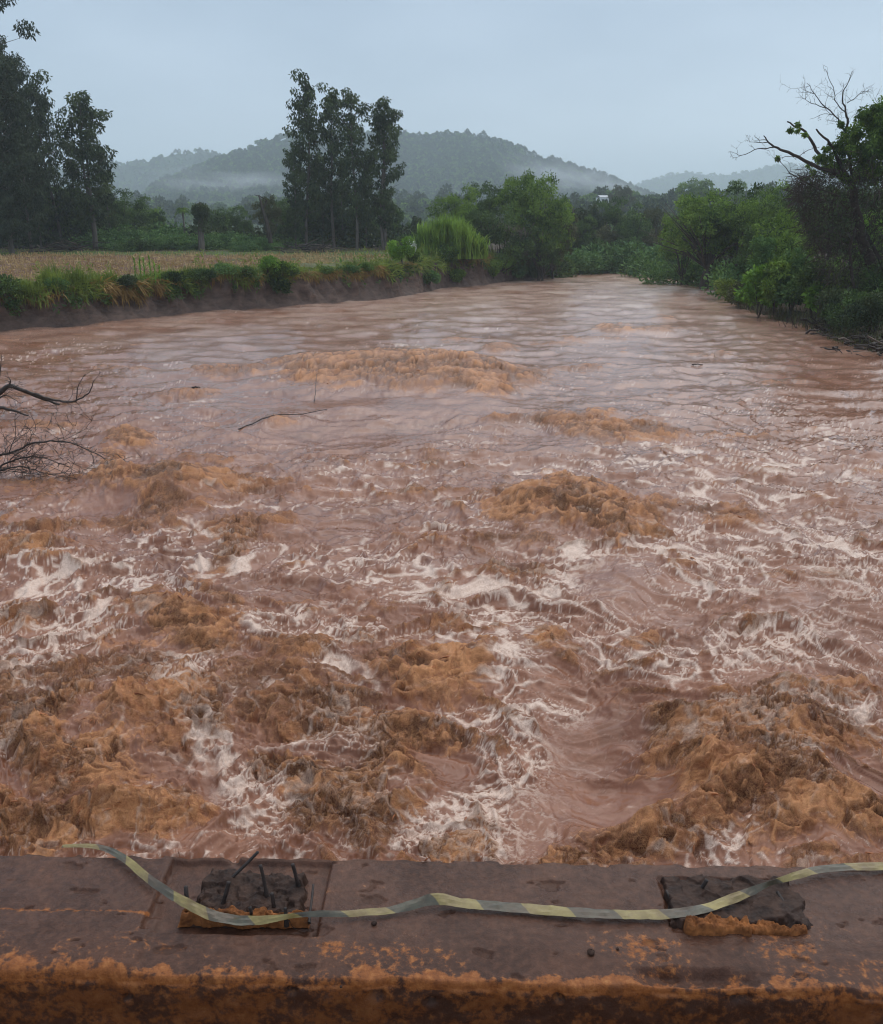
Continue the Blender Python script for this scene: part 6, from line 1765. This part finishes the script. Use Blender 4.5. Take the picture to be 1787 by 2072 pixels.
def build_sticks():
    rng = np.random.RandomState(91)
    for k, (pts, r, lb) in enumerate([([(484, 873), (505, 866), (560, 858), (620, 852), (662, 842)], .018, 'long thin dark branch drifting in mid river'), ([(1400, 742), (1422, 741)], .03, 'short dark stick in the water right of mid river'),
                                      ([(390, 792), (405, 791)], .04, 'tiny dark stick upstream of the long drifting branch'), ([(636, 822), (640, 812), (642, 800)], .015, 'thin upright twig sticking out of the water in mid river')]):
        P = []
        for j, (a, b) in enumerate(pts):
            q = np.array(onz(a, b)); i = np.unravel_index(np.argmin((WX-q[0])**2+(WY-q[1])**2), WX.shape)
            q[2] = WH[i]+.03 + (.25*j if k == 3 else 0)
            P.append(q)
        P = np.array(P); s_ = np.linspace(0, len(P)-1, 12)
        Q = np.stack([np.interp(s_, np.arange(len(P)), P[:, c]) for c in range(3)], 1)+rng.normal(0, .012, (12, 3))
        s = Soup(); s.tube(Q, np.linspace(r, r*.5, 12), 6)
        link('floating_branch', s.mesh('floating_branch', M['wet_wood']), label=lb, cat='branch', group='sticks in the river')

build_sticks()
# ------------------------------------------------------------------ the wet air
def build_haze():
    s = Soup()
    x0, x1, y0, y1, z0, z1 = -4900, 4900, -80, 5000, -3.0, 330
    c = [(x, y, z) for z in (z0, z1) for (x, y) in ((x0, y0), (x1, y0), (x1, y1), (x0, y1))]
    s.add(c, [[0, 3, 2, 1], [4, 5, 6, 7], [0, 1, 5, 4], [1, 2, 6, 5], [2, 3, 7, 6], [3, 0, 4, 7]])
    m = bpy.data.materials.new('wet_air'); m.use_nodes = True
    nt = m.node_tree; nt.nodes.clear()
    o = nt.nodes.new('ShaderNodeOutputMaterial'); v = nt.nodes.new('ShaderNodeVolumePrincipled')
    v.inputs['Color'].default_value = (0.82, 0.93, 1.0, 1)
    v.inputs['Density'].default_value = HAZE
    v.inputs['Anisotropy'].default_value = 0.1
    nt.links.new(v.outputs[0], o.inputs['Volume'])
    link('haze', s.mesh('haze', m, False), kind='stuff')
HAZE = 0.0004
build_haze()

def build_mist():
    """rags of cloud hanging on the hill"""
    m = bpy.data.materials.new('hill_mist'); m.use_nodes = True
    nt = m.node_tree; nt.nodes.clear()
    o = nt.nodes.new('ShaderNodeOutputMaterial'); v = nt.nodes.new('ShaderNodeVolumePrincipled')
    tc = nt.nodes.new('ShaderNodeTexCoord'); gr = nt.nodes.new('ShaderNodeTexGradient'); gr.gradient_type = 'SPHERICAL'
    no = nt.nodes.new('ShaderNodeTexNoise'); no.inputs['Scale'].default_value = 1.9; no.inputs['Detail'].default_value = 4
    rp = nt.nodes.new('ShaderNodeValToRGB'); rp.color_ramp.elements[0].position = 0.38; rp.color_ramp.elements[1].position = 0.72
    m1 = nt.nodes.new('ShaderNodeMath'); m1.operation = 'MULTIPLY'; m2 = nt.nodes.new('ShaderNodeMath'); m2.operation = 'MULTIPLY'; m2.inputs[1].default_value = 0.022
    nt.links.new(tc.outputs['Object'], gr.inputs[0]); nt.links.new(tc.outputs['Object'], no.inputs['Vector']); nt.links.new(no.outputs['Fac'], rp.inputs['Fac'])
    nt.links.new(gr.outputs['Fac'], m1.inputs[0]); nt.links.new(rp.outputs['Color'], m1.inputs[1]); nt.links.new(m1.outputs[0], m2.inputs[0])
    nt.links.new(m2.outputs[0], v.inputs['Density'])
    v.inputs['Color'].default_value = (0.95, 0.97, 1.0, 1)
    nt.links.new(v.outputs[0], o.inputs['Volume'])
    th, ph = np.meshgrid(np.linspace(0, np.pi, 9), np.linspace(0, 2*np.pi, 17), indexing='ij')
    V = np.stack([np.sin(th)*np.cos(ph), np.sin(th)*np.sin(ph), np.cos(th)], -1).reshape(-1, 3)
    MISTF = grid_faces(9, 17)
    n_ = np.cross(V[MISTF[40, 1]]-V[MISTF[40, 0]], V[MISTF[40, 3]]-V[MISTF[40, 0]])
    if np.dot(n_, V[MISTF[40, 0]]) < 0: MISTF = MISTF[:, ::-1]
    me = make_mesh('mist', V, MISTF, True, mats=[m])
    for (px, py, D, sx, sy, sz, lb) in [(1175, 362, 1240, 75, 60, 26, 'rag of white mist caught on the right shoulder of the big hill'), (1100, 352, 1200, 70, 50, 24, 'faint mist patch on the middle of the big hill slope'),
                                        (480, 372, 1150, 130, 60, 22, 'thin mist lying low along the left foot of the big hill'), (1240, 378, 1200, 50, 50, 16, 'small mist tongue at the right end of the big hill')]:
        ob = link('mist', me, loc=ond(px, py, D), kind='stuff', label=lb, cat='mist')
        ob.scale = (sx, sy, sz); ob.rotation_euler = (0.1*px, 0.05, px*.37)
        ob.rotation_euler = (0, 0.25 if px > 1000 else 0.05, 0)
build_mist()
